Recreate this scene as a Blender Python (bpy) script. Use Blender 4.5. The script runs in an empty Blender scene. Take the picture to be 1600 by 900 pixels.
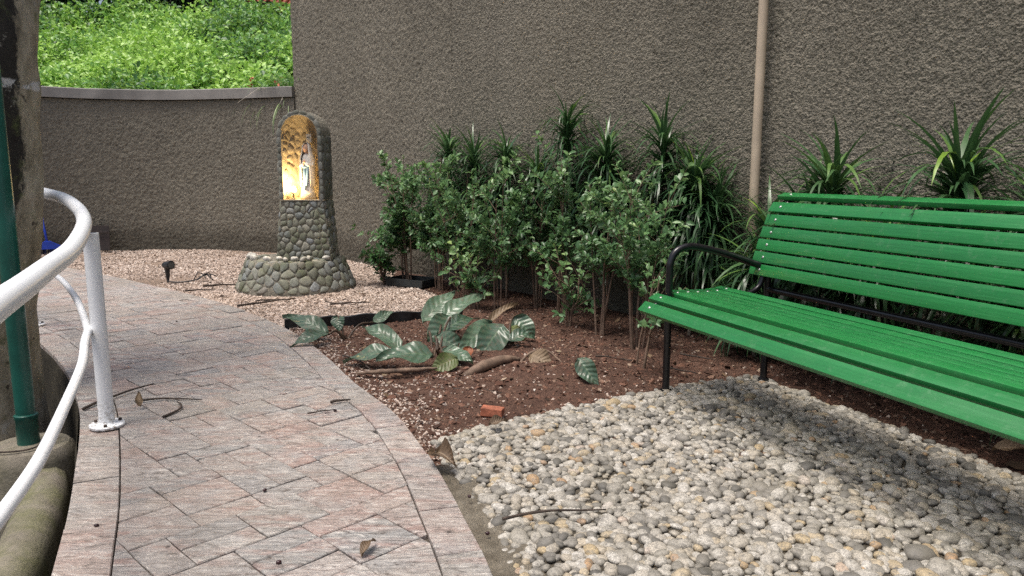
import bpy, bmesh, math, random
import numpy as np
from mathutils import Vector, Matrix, Euler, noise as mnoise
R = math.radians
rng = np.random.default_rng(7)
random.seed(7)
scene = bpy.context.scene
col = scene.collection

# ---------------------------------------------------------------- camera, world, sun, exposure
cam = bpy.data.objects.new('camera', bpy.data.cameras.new('camera'))
col.objects.link(cam)
cam.location = (0, 0, 1.10)
cam.rotation_euler = (R(90 - 8.896), 0, 0)
cam.data.sensor_width = 36.0
cam.data.lens = 36.0 * 1150 / 1600
cam.data.clip_start = 0.05
cam.data.clip_end = 600
scene.camera = cam

SUN_DIR = Vector((-0.22, -0.18, 0.957)).normalized()      # towards the sun: high, from the front left
elev = math.asin(SUN_DIR.z)
azim = math.atan2(SUN_DIR.x, SUN_DIR.y)
world = bpy.data.worlds.new('World')
scene.world = world
world.use_nodes = True
wn = world.node_tree.nodes
bg = wn['Background']
sky = wn.new('ShaderNodeTexSky')
sky.sky_type = 'NISHITA'
sky.sun_disc = False
sky.sun_elevation = elev
sky.sun_rotation = azim
sky.dust_density = 6.0
sky.air_density = 1.0
sky.ozone_density = 0.3
world.node_tree.links.new(sky.outputs[0], bg.inputs[0])
bg.inputs[1].default_value = 0.145
sl = bpy.data.lights.new('sun', 'SUN')
sl.energy = 2.3
sl.angle = R(20)
sl.color = (1.0, 0.96, 0.90)
so = bpy.data.objects.new('sun', sl)
col.objects.link(so)
so.rotation_euler = SUN_DIR.to_track_quat('Z', 'Y').to_euler()
scene.view_settings.view_transform = 'Standard'
scene.view_settings.look = 'None'
scene.view_settings.exposure = 0.28
scene.view_settings.gamma = 1.0
scene.cycles.use_denoising = False
scene.cycles.sample_clamp_indirect = 3.0
scene.cycles.max_bounces = 6
scene.cycles.transparent_max_bounces = 4

# ---------------------------------------------------------------- helpers
def tag(o, label=None, cat=None, group=None, kind=None):
    if label: o['label'] = label
    if cat: o['category'] = cat
    if group: o['group'] = group
    if kind: o['kind'] = kind
    return o

def empty(name, loc=(0, 0, 0), rz=0.0):
    o = bpy.data.objects.new(name, None)
    col.objects.link(o)
    o.location = loc
    o.rotation_euler = (0, 0, rz)
    o.empty_display_size = 0.1
    return o

def link(name, me, parent=None, loc=None, rot=None):
    o = bpy.data.objects.new(name, me)
    col.objects.link(o)
    if parent: o.parent = parent
    if loc is not None: o.location = loc
    if rot is not None: o.rotation_euler = rot
    return o

def mesh_py(name, V, Fc, mat, smooth=True):
    me = bpy.data.meshes.new(name)
    me.from_pydata([tuple(v) for v in V], [], [tuple(f) for f in Fc])
    me.materials.append(mat)
    if smooth:
        me.polygons.foreach_set('use_smooth', [True] * len(me.polygons))
    me.update()
    return me

def mesh_np(name, V, Fc, mat, smooth=True, attrs=None, face_attrs=None):
    """V (n,3), Fc (m,k) with k = 3 or 4"""
    me = bpy.data.meshes.new(name)
    V = np.ascontiguousarray(V, dtype=np.float32)
    Fc = np.ascontiguousarray(Fc, dtype=np.int32)
    m, k = Fc.shape
    me.vertices.add(len(V)); me.vertices.foreach_set('co', V.ravel())
    me.loops.add(m * k); me.loops.foreach_set('vertex_index', Fc.ravel())
    me.polygons.add(m)
    me.polygons.foreach_set('loop_start', np.arange(0, m * k, k, dtype=np.int32))
    try: me.polygons.foreach_set('loop_total', np.full(m, k, dtype=np.int32))
    except Exception: pass
    me.polygons.foreach_set('use_smooth', np.full(m, smooth, dtype=bool))
    me.update(calc_edges=True)
    for nm, a in (attrs or {}).items():
        a = np.asarray(a, dtype=np.float32)
        if a.ndim == 1:
            at = me.attributes.new(nm, 'FLOAT', 'POINT'); at.data.foreach_set('value', a)
        else:
            at = me.attributes.new(nm, 'FLOAT_VECTOR', 'POINT'); at.data.foreach_set('vector', a.ravel())
    for nm, a in (face_attrs or {}).items():
        at = me.attributes.new(nm, 'FLOAT', 'FACE'); at.data.foreach_set('value', np.asarray(a, dtype=np.float32))
    me.materials.append(mat)
    return me

class MB:
    def __init__(s): s.V = []; s.F = []
    def add(s, V, Fc):
        b = len(s.V); s.V += [tuple(v) for v in V]; s.F += [tuple(i + b for i in f) for f in Fc]
        return s
    def box(s, c, size, M=None, bev=0.0):
        x, y, z = [a / 2 for a in size]
        if bev <= 0:
            P = [(-x,-y,-z),(x,-y,-z),(x,y,-z),(-x,y,-z),(-x,-y,z),(x,-y,z),(x,y,z),(-x,y,z)]
            Fc = [(0,3,2,1),(4,5,6,7),(0,1,5,4),(1,2,6,5),(2,3,7,6),(3,0,4,7)]
        else:
            bm = bmesh.new()
            bmesh.ops.create_cube(bm, size=1)
            for v in bm.verts: v.co = Vector((v.co.x*2*x, v.co.y*2*y, v.co.z*2*z))
            bmesh.ops.bevel(bm, geom=bm.edges[:], offset=bev, segments=2, profile=0.5, affect='EDGES')
            bm.verts.index_update()
            P = [v.co.copy() for v in bm.verts]; Fc = [tuple(v.index for v in f.verts) for f in bm.faces]
            bm.free()
        c = Vector(c)
        P = [(M @ Vector(p) if M is not None else Vector(p)) + c for p in P]
        return s.add(P, Fc)
    def tube(s, pts, rad, seg=10, cap=True):
        pts = [Vector(p) for p in pts]; n = len(pts)
        rad = [rad] * n if not hasattr(rad, '__len__') else list(rad)
        T = [(pts[min(i+1, n-1)] - pts[max(i-1, 0)]).normalized() for i in range(n)]
        up = Vector((0, 0, 1)) if abs(T[0].z) < 0.9 else Vector((1, 0, 0))
        N = (up - T[0] * up.dot(T[0])).normalized()
        V = []; Fc = []
        for i in range(n):
            N = (N - T[i] * N.dot(T[i])).normalized(); B = T[i].cross(N)
            for k in range(seg):
                a = 2 * math.pi * k / seg
                V.append(pts[i] + (N * math.cos(a) + B * math.sin(a)) * rad[i])
        for i in range(n - 1):
            for k in range(seg):
                k2 = (k + 1) % seg
                Fc.append((i*seg+k, i*seg+k2, (i+1)*seg+k2, (i+1)*seg+k))
        if cap:
            Fc.append(tuple(range(seg - 1, -1, -1)))
            Fc.append(tuple((n-1)*seg + k for k in range(seg)))
        return s.add(V, Fc)
    def lathe(s, prof, seg=24, c=(0, 0, 0)):
        c = Vector(c); V = []; Fc = []
        for r, z in prof:
            for k in range(seg):
                a = 2 * math.pi * k / seg
                V.append(c + Vector((r * math.cos(a), r * math.sin(a), z)))
        for i in range(len(prof) - 1):
            for k in range(seg):
                k2 = (k + 1) % seg
                Fc.append((i*seg+k, i*seg+k2, (i+1)*seg+k2, (i+1)*seg+k))
        Fc.append(tuple(range(seg - 1, -1, -1)))
        Fc.append(tuple((len(prof)-1)*seg + k for k in range(seg)))
        return s.add(V, Fc)
    def mesh(s, name, mat, smooth=True): return mesh_py(name, s.V, s.F, mat, smooth)
    def build(s, name, mat, parent=None, smooth=True, loc=None, rot=None, sharp=None):
        me = s.mesh(name, mat, smooth)
        if smooth and sharp is not None: me.set_sharp_from_angle(angle=R(sharp))
        return link(name, me, parent, loc, rot)

def catmull(P, n=12):
    P = [np.array(p, float) for p in P]
    P = [2*P[0]-P[1]] + P + [2*P[-1]-P[-2]]
    out = []
    for i in range(1, len(P) - 2):
        a, b, c, d = P[i-1], P[i], P[i+1], P[i+2]
        for k in range(n):
            t = k / n
            out.append(0.5*((2*b)+(c-a)*t+(2*a-5*b+4*c-d)*t*t+(3*b-a-3*c+d)*t**3))
    out.append(P[-2])
    return np.array(out)

def resample(C, ds):
    d = np.r_[0, np.cumsum(np.linalg.norm(np.diff(C, axis=0), axis=1))]
    n = max(2, int(round(d[-1] / ds)) + 1)
    t = np.linspace(0, d[-1], n)
    return np.stack([np.interp(t, d, C[:, k]) for k in range(C.shape[1])], 1), t

def normals2(C):
    T = np.gradient(C, axis=0); T /= np.linalg.norm(T, axis=1)[:, None]
    return np.stack([-T[:, 1], T[:, 0]], 1)              # left of the direction of travel

def inside(P, poly):
    x, y = P[:, 0], P[:, 1]; r = np.zeros(len(P), bool); n = len(poly); j = n - 1
    for i in range(n):
        xi, yi = poly[i]; xj, yj = poly[j]
        c = ((yi > y) != (yj > y)) & (x < (xj-xi)*(y-yi)/(yj-yi+1e-12)+xi)
        r ^= c; j = i
    return r

def dist_poly(P, C):
    """distance of points to an open polyline"""
    best = np.full(len(P), 1e9)
    for i in range(len(C) - 1):
        a, b = C[i], C[i+1]; ab = b - a
        t = np.clip(((P - a) @ ab) / (ab @ ab + 1e-12), 0, 1)
        best = np.minimum(best, np.linalg.norm(P - a - t[:, None]*ab, axis=1))
    return best

def vnoise(P, seed=0):
    """value noise, P (n,2|3) -> 0..1"""
    P = np.asarray(P, float); i = np.floor(P).astype(np.int64); f = P - i; f = f*f*(3-2*f)
    D = P.shape[1]; res = np.zeros(len(P))
    for c in range(2**D):
        w = np.ones(len(P)); h = np.full(len(P), seed*7919, dtype=np.int64)
        for k in range(D):
            b = (c >> k) & 1
            w *= f[:, k] if b else 1 - f[:, k]
            h = (h * 31 + (i[:, k] + b) * (73856093, 19349663, 83492791)[k]) & 0x7fffffff
            h = ((h ^ (h >> 13)) * 1274126177) & 0x7fffffff
        res += w * ((h ^ (h >> 16)) & 0xffff) / 65535.0
    return res

def fbm(P, oct=4, seed=0):
    a, s, t = 1.0, 0.0, 0.0; P = np.asarray(P, float)
    for k in range(oct):
        s += a * vnoise(P, seed + k); t += a; a *= 0.5; P = P * 2.03 + 11.7
    return s / t

def rot_mats(q):
    """random-axis rotation matrices from euler arrays (n,3): Rz Ry Rx"""
    cx, cy, cz = np.cos(q).T; sx, sy, sz = np.sin(q).T
    M = np.empty((len(q), 3, 3))
    M[:,0,0]=cz*cy; M[:,0,1]=cz*sy*sx-sz*cx; M[:,0,2]=cz*sy*cx+sz*sx
    M[:,1,0]=sz*cy; M[:,1,1]=sz*sy*sx+cz*cx; M[:,1,2]=sz*sy*cx-cz*sx
    M[:,2,0]=-sy; M[:,2,1]=cy*sx; M[:,2,2]=cy*cx
    return M

def scatter(name, temps, pos, M, scl, mat, smooth=False, parent=None, rnd=None, extra=None):
    """joins many copies of template meshes (V, F, uv) into ONE mesh, with an attribute rnd per copy"""
    n = len(pos); scl = np.asarray(scl, float)
    if scl.ndim == 1: scl = scl[:, None] * np.ones(3)
    if rnd is None: rnd = rng.random(n)
    pick = rng.integers(0, len(temps), n)
    VV, FF, RR, UU = [], [], [], []; base = 0
    for ti, t in enumerate(temps):
        V, Fc = t[0], t[1]; uv = t[2] if len(t) > 2 else np.zeros((len(V), 3))
        idx = np.where(pick == ti)[0]
        if not len(idx): continue
        P = V[None] * scl[idx][:, None, :]
        P = np.einsum('nij,nkj->nki', M[idx], P) + pos[idx][:, None, :]
        k = len(V)
        VV.append(P.reshape(-1, 3))
        FF.append((Fc[None] + (np.arange(len(idx)) * k)[:, None, None] + base).reshape(-1, Fc.shape[1]))
        RR.append(np.repeat(rnd[idx], k)); UU.append(np.tile(uv, (len(idx), 1)))
        base += len(idx) * k
    me = mesh_np(name, np.concatenate(VV), np.concatenate(FF), mat, smooth,
                 attrs={'rnd': np.concatenate(RR), 'luv': np.concatenate(UU)})
    return link(name, me, parent)

def ico(sub):
    bm = bmesh.new(); bmesh.ops.create_icosphere(bm, subdivisions=sub, radius=1.0)
    bm.verts.index_update()
    V = np.array([v.co[:] for v in bm.verts]); Fc = np.array([[v.index for v in f.verts] for f in bm.faces])
    bm.free(); return V, Fc
ICO1, ICO2 = ico(1), ico(2)

def frames(T, Nn):
    """rotation matrices with local Y along T and local Z near Nn"""
    T = T / np.linalg.norm(T, axis=1)[:, None]
    X = np.cross(T, Nn); X /= np.linalg.norm(X, axis=1)[:, None] + 1e-9
    Z = np.cross(X, T)
    return np.stack([X, T, Z], 2)

# ---------------------------------------------------------------- materials
class NT:
    def __init__(s, name):
        s.m = bpy.data.materials.new(name); s.m.use_nodes = True
        s.n = s.m.node_tree.nodes; s.l = s.m.node_tree.links
        s.b = s.n['Principled BSDF']; s.out = s.n['Material Output']
        s.tc = s.n.new('ShaderNodeTexCoord')
    def _set(s, sock, v):
        if isinstance(v, bpy.types.NodeSocket): s.l.new(v, sock)
        elif v is not None: sock.default_value = v
    def coord(s, kind='Object', scale=(1, 1, 1), rot=(0, 0, 0), geo=False):
        src = s.n.new('ShaderNodeNewGeometry').outputs['Position'] if geo else s.tc.outputs[kind]
        mp = s.n.new('ShaderNodeMapping'); s.l.new(src, mp.inputs[0])
        mp.inputs['Rotation'].default_value = rot
        mp.inputs['Scale'].default_value = scale
        return mp.outputs[0]
    def noise(s, vec, scale, detail=4, rough=0.55, dist=0.0, out=0):
        t = s.n.new('ShaderNodeTexNoise'); s._set(t.inputs['Vector'], vec)
        t.inputs['Scale'].default_value = scale; t.inputs['Detail'].default_value = detail
        t.inputs['Roughness'].default_value = rough; t.inputs['Distortion'].default_value = dist
        return t.outputs[out]
    def voro(s, vec, scale, feat='F1', out=0, rand=1.0):
        t = s.n.new('ShaderNodeTexVoronoi'); t.feature = feat; s._set(t.inputs['Vector'], vec)
        t.inputs['Scale'].default_value = scale; t.inputs['Randomness'].default_value = rand
        return t.outputs[out]
    def ramp(s, fac, stops, interp='LINEAR'):
        r = s.n.new('ShaderNodeValToRGB'); s._set(r.inputs[0], fac); e = r.color_ramp; e.interpolation = interp
        while len(e.elements) < len(stops): e.elements.new(0.5)
        for i, (p, c) in enumerate(stops):
            e.elements[i].position = p
            e.elements[i].color = (c, c, c, 1) if not hasattr(c, '__len__') else (*c[:3], 1)
        return r.outputs[0]
    def mix(s, fac, a, b, mode='MIX'):
        m = s.n.new('ShaderNodeMix'); m.data_type = 'RGBA'; m.blend_type = mode
        s._set(m.inputs['Factor'], fac)
        for k, v in (('A', a), ('B', b)):
            sock = [i for i in m.inputs if i.name == k and i.type == 'RGBA'][0]
            if not isinstance(v, bpy.types.NodeSocket): v = (*v[:3], 1)
            s._set(sock, v)
        return [o for o in m.outputs if o.type == 'RGBA'][0]
    def math(s, op, a, b=None, clamp=False):
        m = s.n.new('ShaderNodeMath'); m.operation = op; m.use_clamp = clamp
        s._set(m.inputs[0], a)
        if b is not None: s._set(m.inputs[1], b)
        return m.outputs[0]
    def attr(s, name, out='Fac', typ='GEOMETRY'):
        a = s.n.new('ShaderNodeAttribute'); a.attribute_name = name; a.attribute_type = typ
        return a.outputs[out]
    def objrand(s): return s.n.new('ShaderNodeObjectInfo').outputs['Random']
    def sep(s, v):
        x = s.n.new('ShaderNodeSeparateXYZ'); s.l.new(v, x.inputs[0]); return x.outputs
    def bump(s, h, strength=0.5, dist=0.01, nrm=None):
        b = s.n.new('ShaderNodeBump'); s._set(b.inputs['Height'], h)
        b.inputs['Strength'].default_value = strength; b.inputs['Distance'].default_value = dist
        if nrm is not None: s._set(b.inputs['Normal'], nrm)
        return b.outputs[0]
    def done(s, color, rough=0.6, bump=None, metal=0.0, spec=0.5, coat=0.0):
        if not isinstance(color, bpy.types.NodeSocket): color = (*color[:3], 1)
        s._set(s.b.inputs['Base Color'], color); s._set(s.b.inputs['Roughness'], rough)
        s._set(s.b.inputs['Metallic'], metal); s._set(s.b.inputs['Specular IOR Level'], spec)
        if coat: s.b.inputs['Coat Weight'].default_value = coat; s.b.inputs['Coat Roughness'].default_value = 0.12
        if bump is not None: s.l.new(bump, s.b.inputs['Normal'])
        return s.m

def m_simple(name, c, rough=0.5, metal=0.0, spec=0.5, var=0.12, scale=9.0, bump=0.15, coat=0.0, bscale=120):
    t = NT(name); v = t.coord(geo=True)
    n = t.noise(v, scale, 5)
    c2 = [x * (1 - var * 2) for x in c]; c3 = [min(1, x * (1 + var)) for x in c]
    cc = t.ramp(n, [(0.3, c2), (0.7, c3)])
    bp = t.bump(t.noise(v, bscale, 3), bump, 0.002) if bump else None
    return t.done(cc, rough, bp, metal, spec, coat)

def m_wall():
    t = NT('roughcast render'); v = t.coord(geo=True)
    big = t.noise(v, 0.55, 5, 0.6)
    c = t.ramp(big, [(0.3, (0.205, 0.189, 0.153)), (0.55, (0.260, 0.240, 0.195)), (0.75, (0.305, 0.281, 0.230))])
    fine = t.noise(v, 70, 3, 0.7)
    c = t.mix(t.ramp(fine, [(0.35, 0.45), (0.6, 0.0)]), c, (0.10, 0.087, 0.067))
    streak = t.noise(t.coord(scale=(3.0, 3.0, 0.35), geo=True), 1.6, 5, 0.65)
    c = t.mix(t.ramp(streak, [(0.56, 0.0), (0.75, 0.30)]), c, (0.075, 0.072, 0.062))
    z = t.sep(v)[2]
    wob = t.math('ADD', z, t.math('MULTIPLY', t.noise(v, 2.5, 4), -0.35))
    c = t.mix(t.ramp(wob, [(0.0, 0.55), (0.22, 0.0)]), c, (0.060, 0.055, 0.043))     # splashed earth and damp at the foot
    h = t.math('ADD', t.voro(v, 80), t.math('MULTIPLY', t.noise(v, 130, 3, 0.7), 0.8))
    return t.done(c, 0.92, t.bump(h, 1.0, 0.011), spec=0.2)

def m_tile(src):
    t = NT('quartzite ' + src)
    rnd = t.objrand() if src == 'object' else t.attr('rnd')
    shift = t.n.new('ShaderNodeCombineXYZ')
    t.l.new(t.math('MULTIPLY', rnd, 37.0), shift.inputs[0]); t.l.new(t.math('MULTIPLY', rnd, 91.0), shift.inputs[2])
    def moved(vec):
        a = t.n.new('ShaderNodeVectorMath'); a.operation = 'ADD'
        t.l.new(vec, a.inputs[0]); t.l.new(shift.outputs[0], a.inputs[1]); return a.outputs[0]
    v = moved(t.coord(geo=True))
    st = moved(t.coord(rot=(0, 0, R(-38)), scale=(12, 44, 14), geo=True))
    stb = moved(t.coord(rot=(0, 0, R(38)), scale=(9, 44, 14), geo=True))
    vm = t.n.new('ShaderNodeMix'); vm.data_type = 'VECTOR'
    t.l.new(t.math('GREATER_THAN', t.math('FRACT', t.math('MULTIPLY', rnd, 17.3)), 0.68), vm.inputs[0])
    t.l.new(st, vm.inputs[4]); t.l.new(stb, vm.inputs[5]); st = vm.outputs[1]
    st2 = moved(t.coord(rot=(0, 0, R(-33)), scale=(2.2, 13, 4), geo=True))
    base = t.ramp(rnd, [(0.0, (0.29, 0.275, 0.255)), (0.22, (0.35, 0.31, 0.285)), (0.42, (0.24, 0.24, 0.24)), (0.55, (0.355, 0.33, 0.30)),
                        (0.72, (0.36, 0.295, 0.265)), (0.84, (0.32, 0.305, 0.29)), (0.94, (0.34, 0.24, 0.21)), (1.0, (0.38, 0.355, 0.32))])
    pk = t.noise(st2, 1.0, 5, 0.6, 0.8)
    c = t.mix(t.ramp(pk, [(0.49, 0.0), (0.66, 0.70)]), base, (0.33, 0.20, 0.17))
    c = t.mix(t.ramp(t.noise(v, 5, 4), [(0.48, 0.0), (0.65, 0.65)]), c, (0.30, 0.30, 0.295))
    gr = t.math('ADD', t.math('MULTIPLY', t.noise(st, 1.0, 6, 0.72, 1.6), 0.80), t.math('MULTIPLY', t.noise(v, 80, 4, 0.75), 0.20))
    c = t.mix(t.ramp(gr, [(0.36, 1.0), (0.48, 0.0)]), c, (0.085, 0.072, 0.064))
    c = t.mix(t.ramp(gr, [(0.51, 0.0), (0.63, 0.80)]), c, (0.60, 0.57, 0.525))
    dirt = t.noise(t.coord(geo=True), 1.1, 6, 0.65)
    c = t.mix(t.ramp(dirt, [(0.42, 0.0), (0.70, 0.55)]), c, (0.25, 0.215, 0.175))
    sp = t.voro(t.coord(geo=True), 7.0)
    c = t.mix(t.ramp(sp, [(0.035, 0.85), (0.07, 0.0)]), c, (0.05, 0.04, 0.035))      # fallen specks stuck to the stone
    rough = t.ramp(t.noise(v, 9, 3), [(0.3, 0.42), (0.7, 0.68)])
    return t.done(c, rough, t.bump(t.math('ADD', gr, t.math('MULTIPLY', t.noise(v, 75, 4, 0.7), 0.5)), 0.9, 0.009), spec=0.45)

def m_pebble(src):
    t = NT('pebble ' + src)
    rnd = t.objrand() if src == 'object' else t.attr('rnd')
    v = t.coord(geo=True)
    c = t.ramp(rnd, [(0.0, (0.075, 0.073, 0.065)), (0.04, (0.14, 0.135, 0.12)), (0.14, (0.22, 0.207, 0.18)), (0.30, (0.33, 0.31, 0.265)),
                     (0.5, (0.43, 0.405, 0.35)), (0.68, (0.56, 0.535, 0.48)), (0.80, (0.41, 0.36, 0.275)), (0.90, (0.49, 0.455, 0.39)),
                     (0.97, (0.46, 0.36, 0.21)), (0.99, (0.42, 0.26, 0.14)), (1.0, (0.6, 0.57, 0.52))])
    gray = t.noise(v, 90, 5, 0.7, 0.8)
    c = t.mix(t.ramp(gray, [(0.36, 0.72), (0.52, 0.0)]), c, (0.13, 0.125, 0.115))
    vein = t.noise(t.coord(scale=(1, 2.6, 1), rot=(0.4, 0.3, 0.7), geo=True), 52, 4, 0.65, 1.8)
    c = t.mix(t.ramp(vein, [(0.44, 0.0), (0.5, 0.75), (0.56, 0.0)]), c, (0.10, 0.092, 0.08))
    patch = t.noise(v, 2.2, 5, 0.6)
    c = t.mix(t.ramp(patch, [(0.48, 0.0), (0.75, 0.30)]), c, (0.30, 0.27, 0.19))       # dusty and earthy patches of the bed
    return t.done(c, 0.62, t.bump(t.noise(v, 160, 3), 0.35, 0.003), spec=0.4)

def m_chip():
    t = NT('gravel chip'); rnd = t.attr('rnd'); v = t.coord(geo=True)
    c = t.ramp(rnd, [(0.0, (0.15, 0.12, 0.10)), (0.12, (0.29, 0.225, 0.18)), (0.35, (0.46, 0.37, 0.31)), (0.65, (0.57, 0.475, 0.405)), (0.86, (0.43, 0.34, 0.285)), (1.0, (0.72, 0.65, 0.58))])
    big = t.noise(v, 1.3, 5, 0.65)
    c = t.mix(t.ramp(big, [(0.45, 0.0), (0.7, 0.45)]), c, (0.22, 0.165, 0.125))
    return t.done(c, 0.75, spec=0.3)

def m_ground(name, a, b, c3, scale=14):
    t = NT(name); v = t.coord(geo=True)
    c = t.ramp(t.noise(v, scale, 8, 0.7), [(0.3, a), (0.5, b), (0.7, c3)])
    c = t.mix(t.ramp(t.noise(v, 1.4, 5), [(0.42, 0.0), (0.7, 0.55)]), c, a)
    h = t.math('ADD', t.noise(v, 45, 6, 0.75), t.math('MULTIPLY', t.noise(v, 160, 2), 0.5))
    return t.done(c, 0.9, t.bump(h, 0.9, 0.02), spec=0.25)

def m_crumb(name, stops):
    t = NT(name)
    return t.done(t.ramp(t.attr('rnd'), stops), 0.85, spec=0.25)

def leaf_mat(name, dark, mid, light, rough=0.38, vein=None, vfreq=0, trans=0.25, src='attr', odd=None, spec=0.5, dirt=0.0):
    t = NT(name); rnd = t.attr('rnd') if src == 'attr' else t.objrand(); v = t.coord(geo=True)
    c = t.ramp(rnd, [(0.0, dark), (0.5, mid), (0.93, light)] + ([(1.0, odd)] if odd else []))
    c = t.mix(t.ramp(t.noise(v, 25, 3), [(0.4, 0.0), (0.7, 0.35)]), c, dark)
    luv = t.sep(t.attr('luv', 'Vector'))
    au = t.math('ABSOLUTE', luv[0])
    hb = None
    if vein:
        c = t.mix(t.ramp(au, [(0.02, 0.75), (0.09, 0.0)]), c, vein)
    if vfreq:
        w = t.math('SINE', t.math('MULTIPLY', t.math('SUBTRACT', luv[1], t.math('MULTIPLY', au, 0.16)), vfreq))
        c = t.mix(t.ramp(w, [(0.88, 0.0), (1.0, 0.10)]), c, vein)
        hb = t.bump(w, 0.3, 0.005)
    if dirt:
        c = t.mix(t.ramp(t.noise(v, 38, 5, 0.7), [(0.5, 0.0), (0.66, dirt)]), c, (0.16, 0.12, 0.085))
    t.done(c, rough, hb, spec=spec)
    if trans:
        tr = t.n.new('ShaderNodeBsdfTranslucent'); t.l.new(t.mix(0.5, c, light), tr.inputs[0])
        mx = t.n.new('ShaderNodeMixShader'); mx.inputs[0].default_value = trans
        t.l.new(t.b.outputs[0], mx.inputs[1]); t.l.new(tr.outputs[0], mx.inputs[2]); t.l.new(mx.outputs[0], t.out.inputs[0])
    return t.m

def m_bark():
    t = NT('mottled bark'); v = t.coord(geo=True)
    c = t.ramp(t.noise(t.coord(scale=(1, 1, 0.4), geo=True), 16, 6, 0.7), [(0.3, (0.20, 0.17, 0.115)), (0.55, (0.43, 0.375, 0.27)), (0.75, (0.56, 0.51, 0.40))])
    x, y, z = t.sep(v)
    blackm = t.math('ADD', t.attr('soot'), t.math('MULTIPLY', t.math('SUBTRACT', t.noise(t.coord(scale=(1, 1, 0.5), geo=True), 7.0, 7, 0.75), 0.5), 1.6))
    c = t.mix(t.ramp(blackm, [(0.42, 0.0), (0.58, 0.95)]), c, (0.022, 0.02, 0.018))   # sooty black algae
    c = t.mix(t.ramp(t.noise(v, 6, 6, 0.7), [(0.55, 0.0), (0.66, 0.65)]), c, (0.13, 0.155, 0.055))  # moss
    lich = t.noise(v, 9, 6, 0.75)
    c = t.mix(t.ramp(lich, [(0.585, 0.0), (0.64, 0.8)]), c, (0.42, 0.40, 0.34))
    c = t.mix(t.ramp(t.noise(v, 11, 2), [(0.27, 0.8), (0.31, 0.0)]), c, (0.03, 0.024, 0.02))
    band = t.math('ABSOLUTE', t.math('SUBTRACT', z, t.math('ADD', 1.50, t.math('MULTIPLY', t.noise(v, 14, 4), 0.035))))
    c = t.mix(t.math('MULTIPLY', t.ramp(band, [(0.016, 1.0), (0.026, 0.0)]), t.ramp(t.noise(v, 22, 3), [(0.42, 0.0), (0.5, 0.95)])), c, (0.66, 0.65, 0.62))
    h = t.noise(t.coord(scale=(1, 1, 0.35), geo=True), 30, 7, 0.75)
    return t.done(c, 0.85, t.bump(h, 0.9, 0.02), spec=0.3)

def m_moss_conc(name, moss=0.6):
    t = NT(name); v = t.coord(geo=True)
    c = t.ramp(t.noise(v, 18, 7, 0.7), [(0.3, (0.13, 0.115, 0.09)), (0.6, (0.235, 0.21, 0.17)), (0.8, (0.30, 0.28, 0.235))])
    c = t.mix(t.ramp(t.noise(v, 4.2, 6, 0.65), [(0.38, 0.0), (0.62, moss)]), c, (0.115, 0.13, 0.035))
    c = t.mix(t.ramp(t.noise(v, 9, 5, 0.7), [(0.55, 0.0), (0.7, 0.6)]), c, (0.05, 0.045, 0.03))
    return t.done(c, 0.85, t.bump(t.noise(v, 60, 6, 0.7), 0.6, 0.01), spec=0.3)

def m_rail():
    t = NT('white enamel paint'); v = t.coord(geo=True)
    c = t.ramp(t.noise(v, 5, 4), [(0.3, (0.78, 0.80, 0.82)), (0.7, (0.84, 0.855, 0.865))])
    c = t.mix(t.ramp(t.noise(v, 42, 5, 0.75), [(0.66, 0.0), (0.70, 0.75)]), c, (0.13, 0.10, 0.075))
    z = t.sep(v)[2]
    low = t.math('MULTIPLY', t.ramp(z, [(0.0, 1.0), (0.16, 0.0)]), t.ramp(t.noise(v, 60, 4, 0.7), [(0.5, 0.0), (0.58, 0.8)]))
    c = t.mix(low, c, (0.17, 0.13, 0.09))
    return t.done(c, 0.40, t.bump(t.noise(v, 14, 3), 0.06, 0.004), spec=0.45)

def m_bench():
    t = NT('green gloss slat paint'); v = t.coord('Object', scale=(0.6, 14, 14))
    w = t.coord(geo=True)
    g = t.noise(v, 3.0, 6, 0.65)
    c = t.ramp(g, [(0.3, (0.012, 0.140, 0.034)), (0.6, (0.016, 0.188, 0.045)), (0.8, (0.024, 0.225, 0.058))])
    c = t.mix(t.math('MULTIPLY', t.objrand(), 0.30), c, (0.02, 0.12, 0.045))
    c = t.mix(t.ramp(t.noise(t.coord('Object', scale=(3, 40, 40)), 1.0, 6, 0.7), [(0.52, 0.0), (0.72, 0.45)]), c, (0.05, 0.23, 0.085))
    c = t.mix(t.ramp(t.noise(w, 26, 6, 0.75), [(0.56, 0.0), (0.72, 0.45)]), c, (0.11, 0.24, 0.13))  # dull scuffs
    c = t.mix(t.ramp(t.noise(w, 90, 3, 0.6), [(0.68, 0.0), (0.73, 0.5)]), c, (0.03, 0.06, 0.03))
    rough = t.ramp(t.noise(w, 8, 5, 0.7), [(0.3, 0.22), (0.7, 0.52)])
    return t.done(c, rough, t.bump(t.math('ADD', g, t.math('MULTIPLY', t.noise(t.coord('Object', scale=(4, 90, 90)), 1.0, 4, 0.7), 0.6)), 0.35, 0.004), spec=0.5)

def m_stone(name, stops, moss=0.5, rough=0.8):
    t = NT(name); v = t.coord(geo=True)
    c = t.ramp(t.objrand(), stops)
    c = t.mix(t.ramp(t.noise(v, 40, 5, 0.7), [(0.35, 0.5), (0.6, 0.0)]), c, (0.08, 0.08, 0.07))
    c = t.mix(t.ramp(t.noise(v, 6, 6, 0.65), [(0.46, 0.0), (0.66, moss)]), c, (0.085, 0.105, 0.035))
    return t.done(c, rough, t.bump(t.noise(v, 70, 5, 0.7), 0.5, 0.006), spec=0.3)

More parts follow.
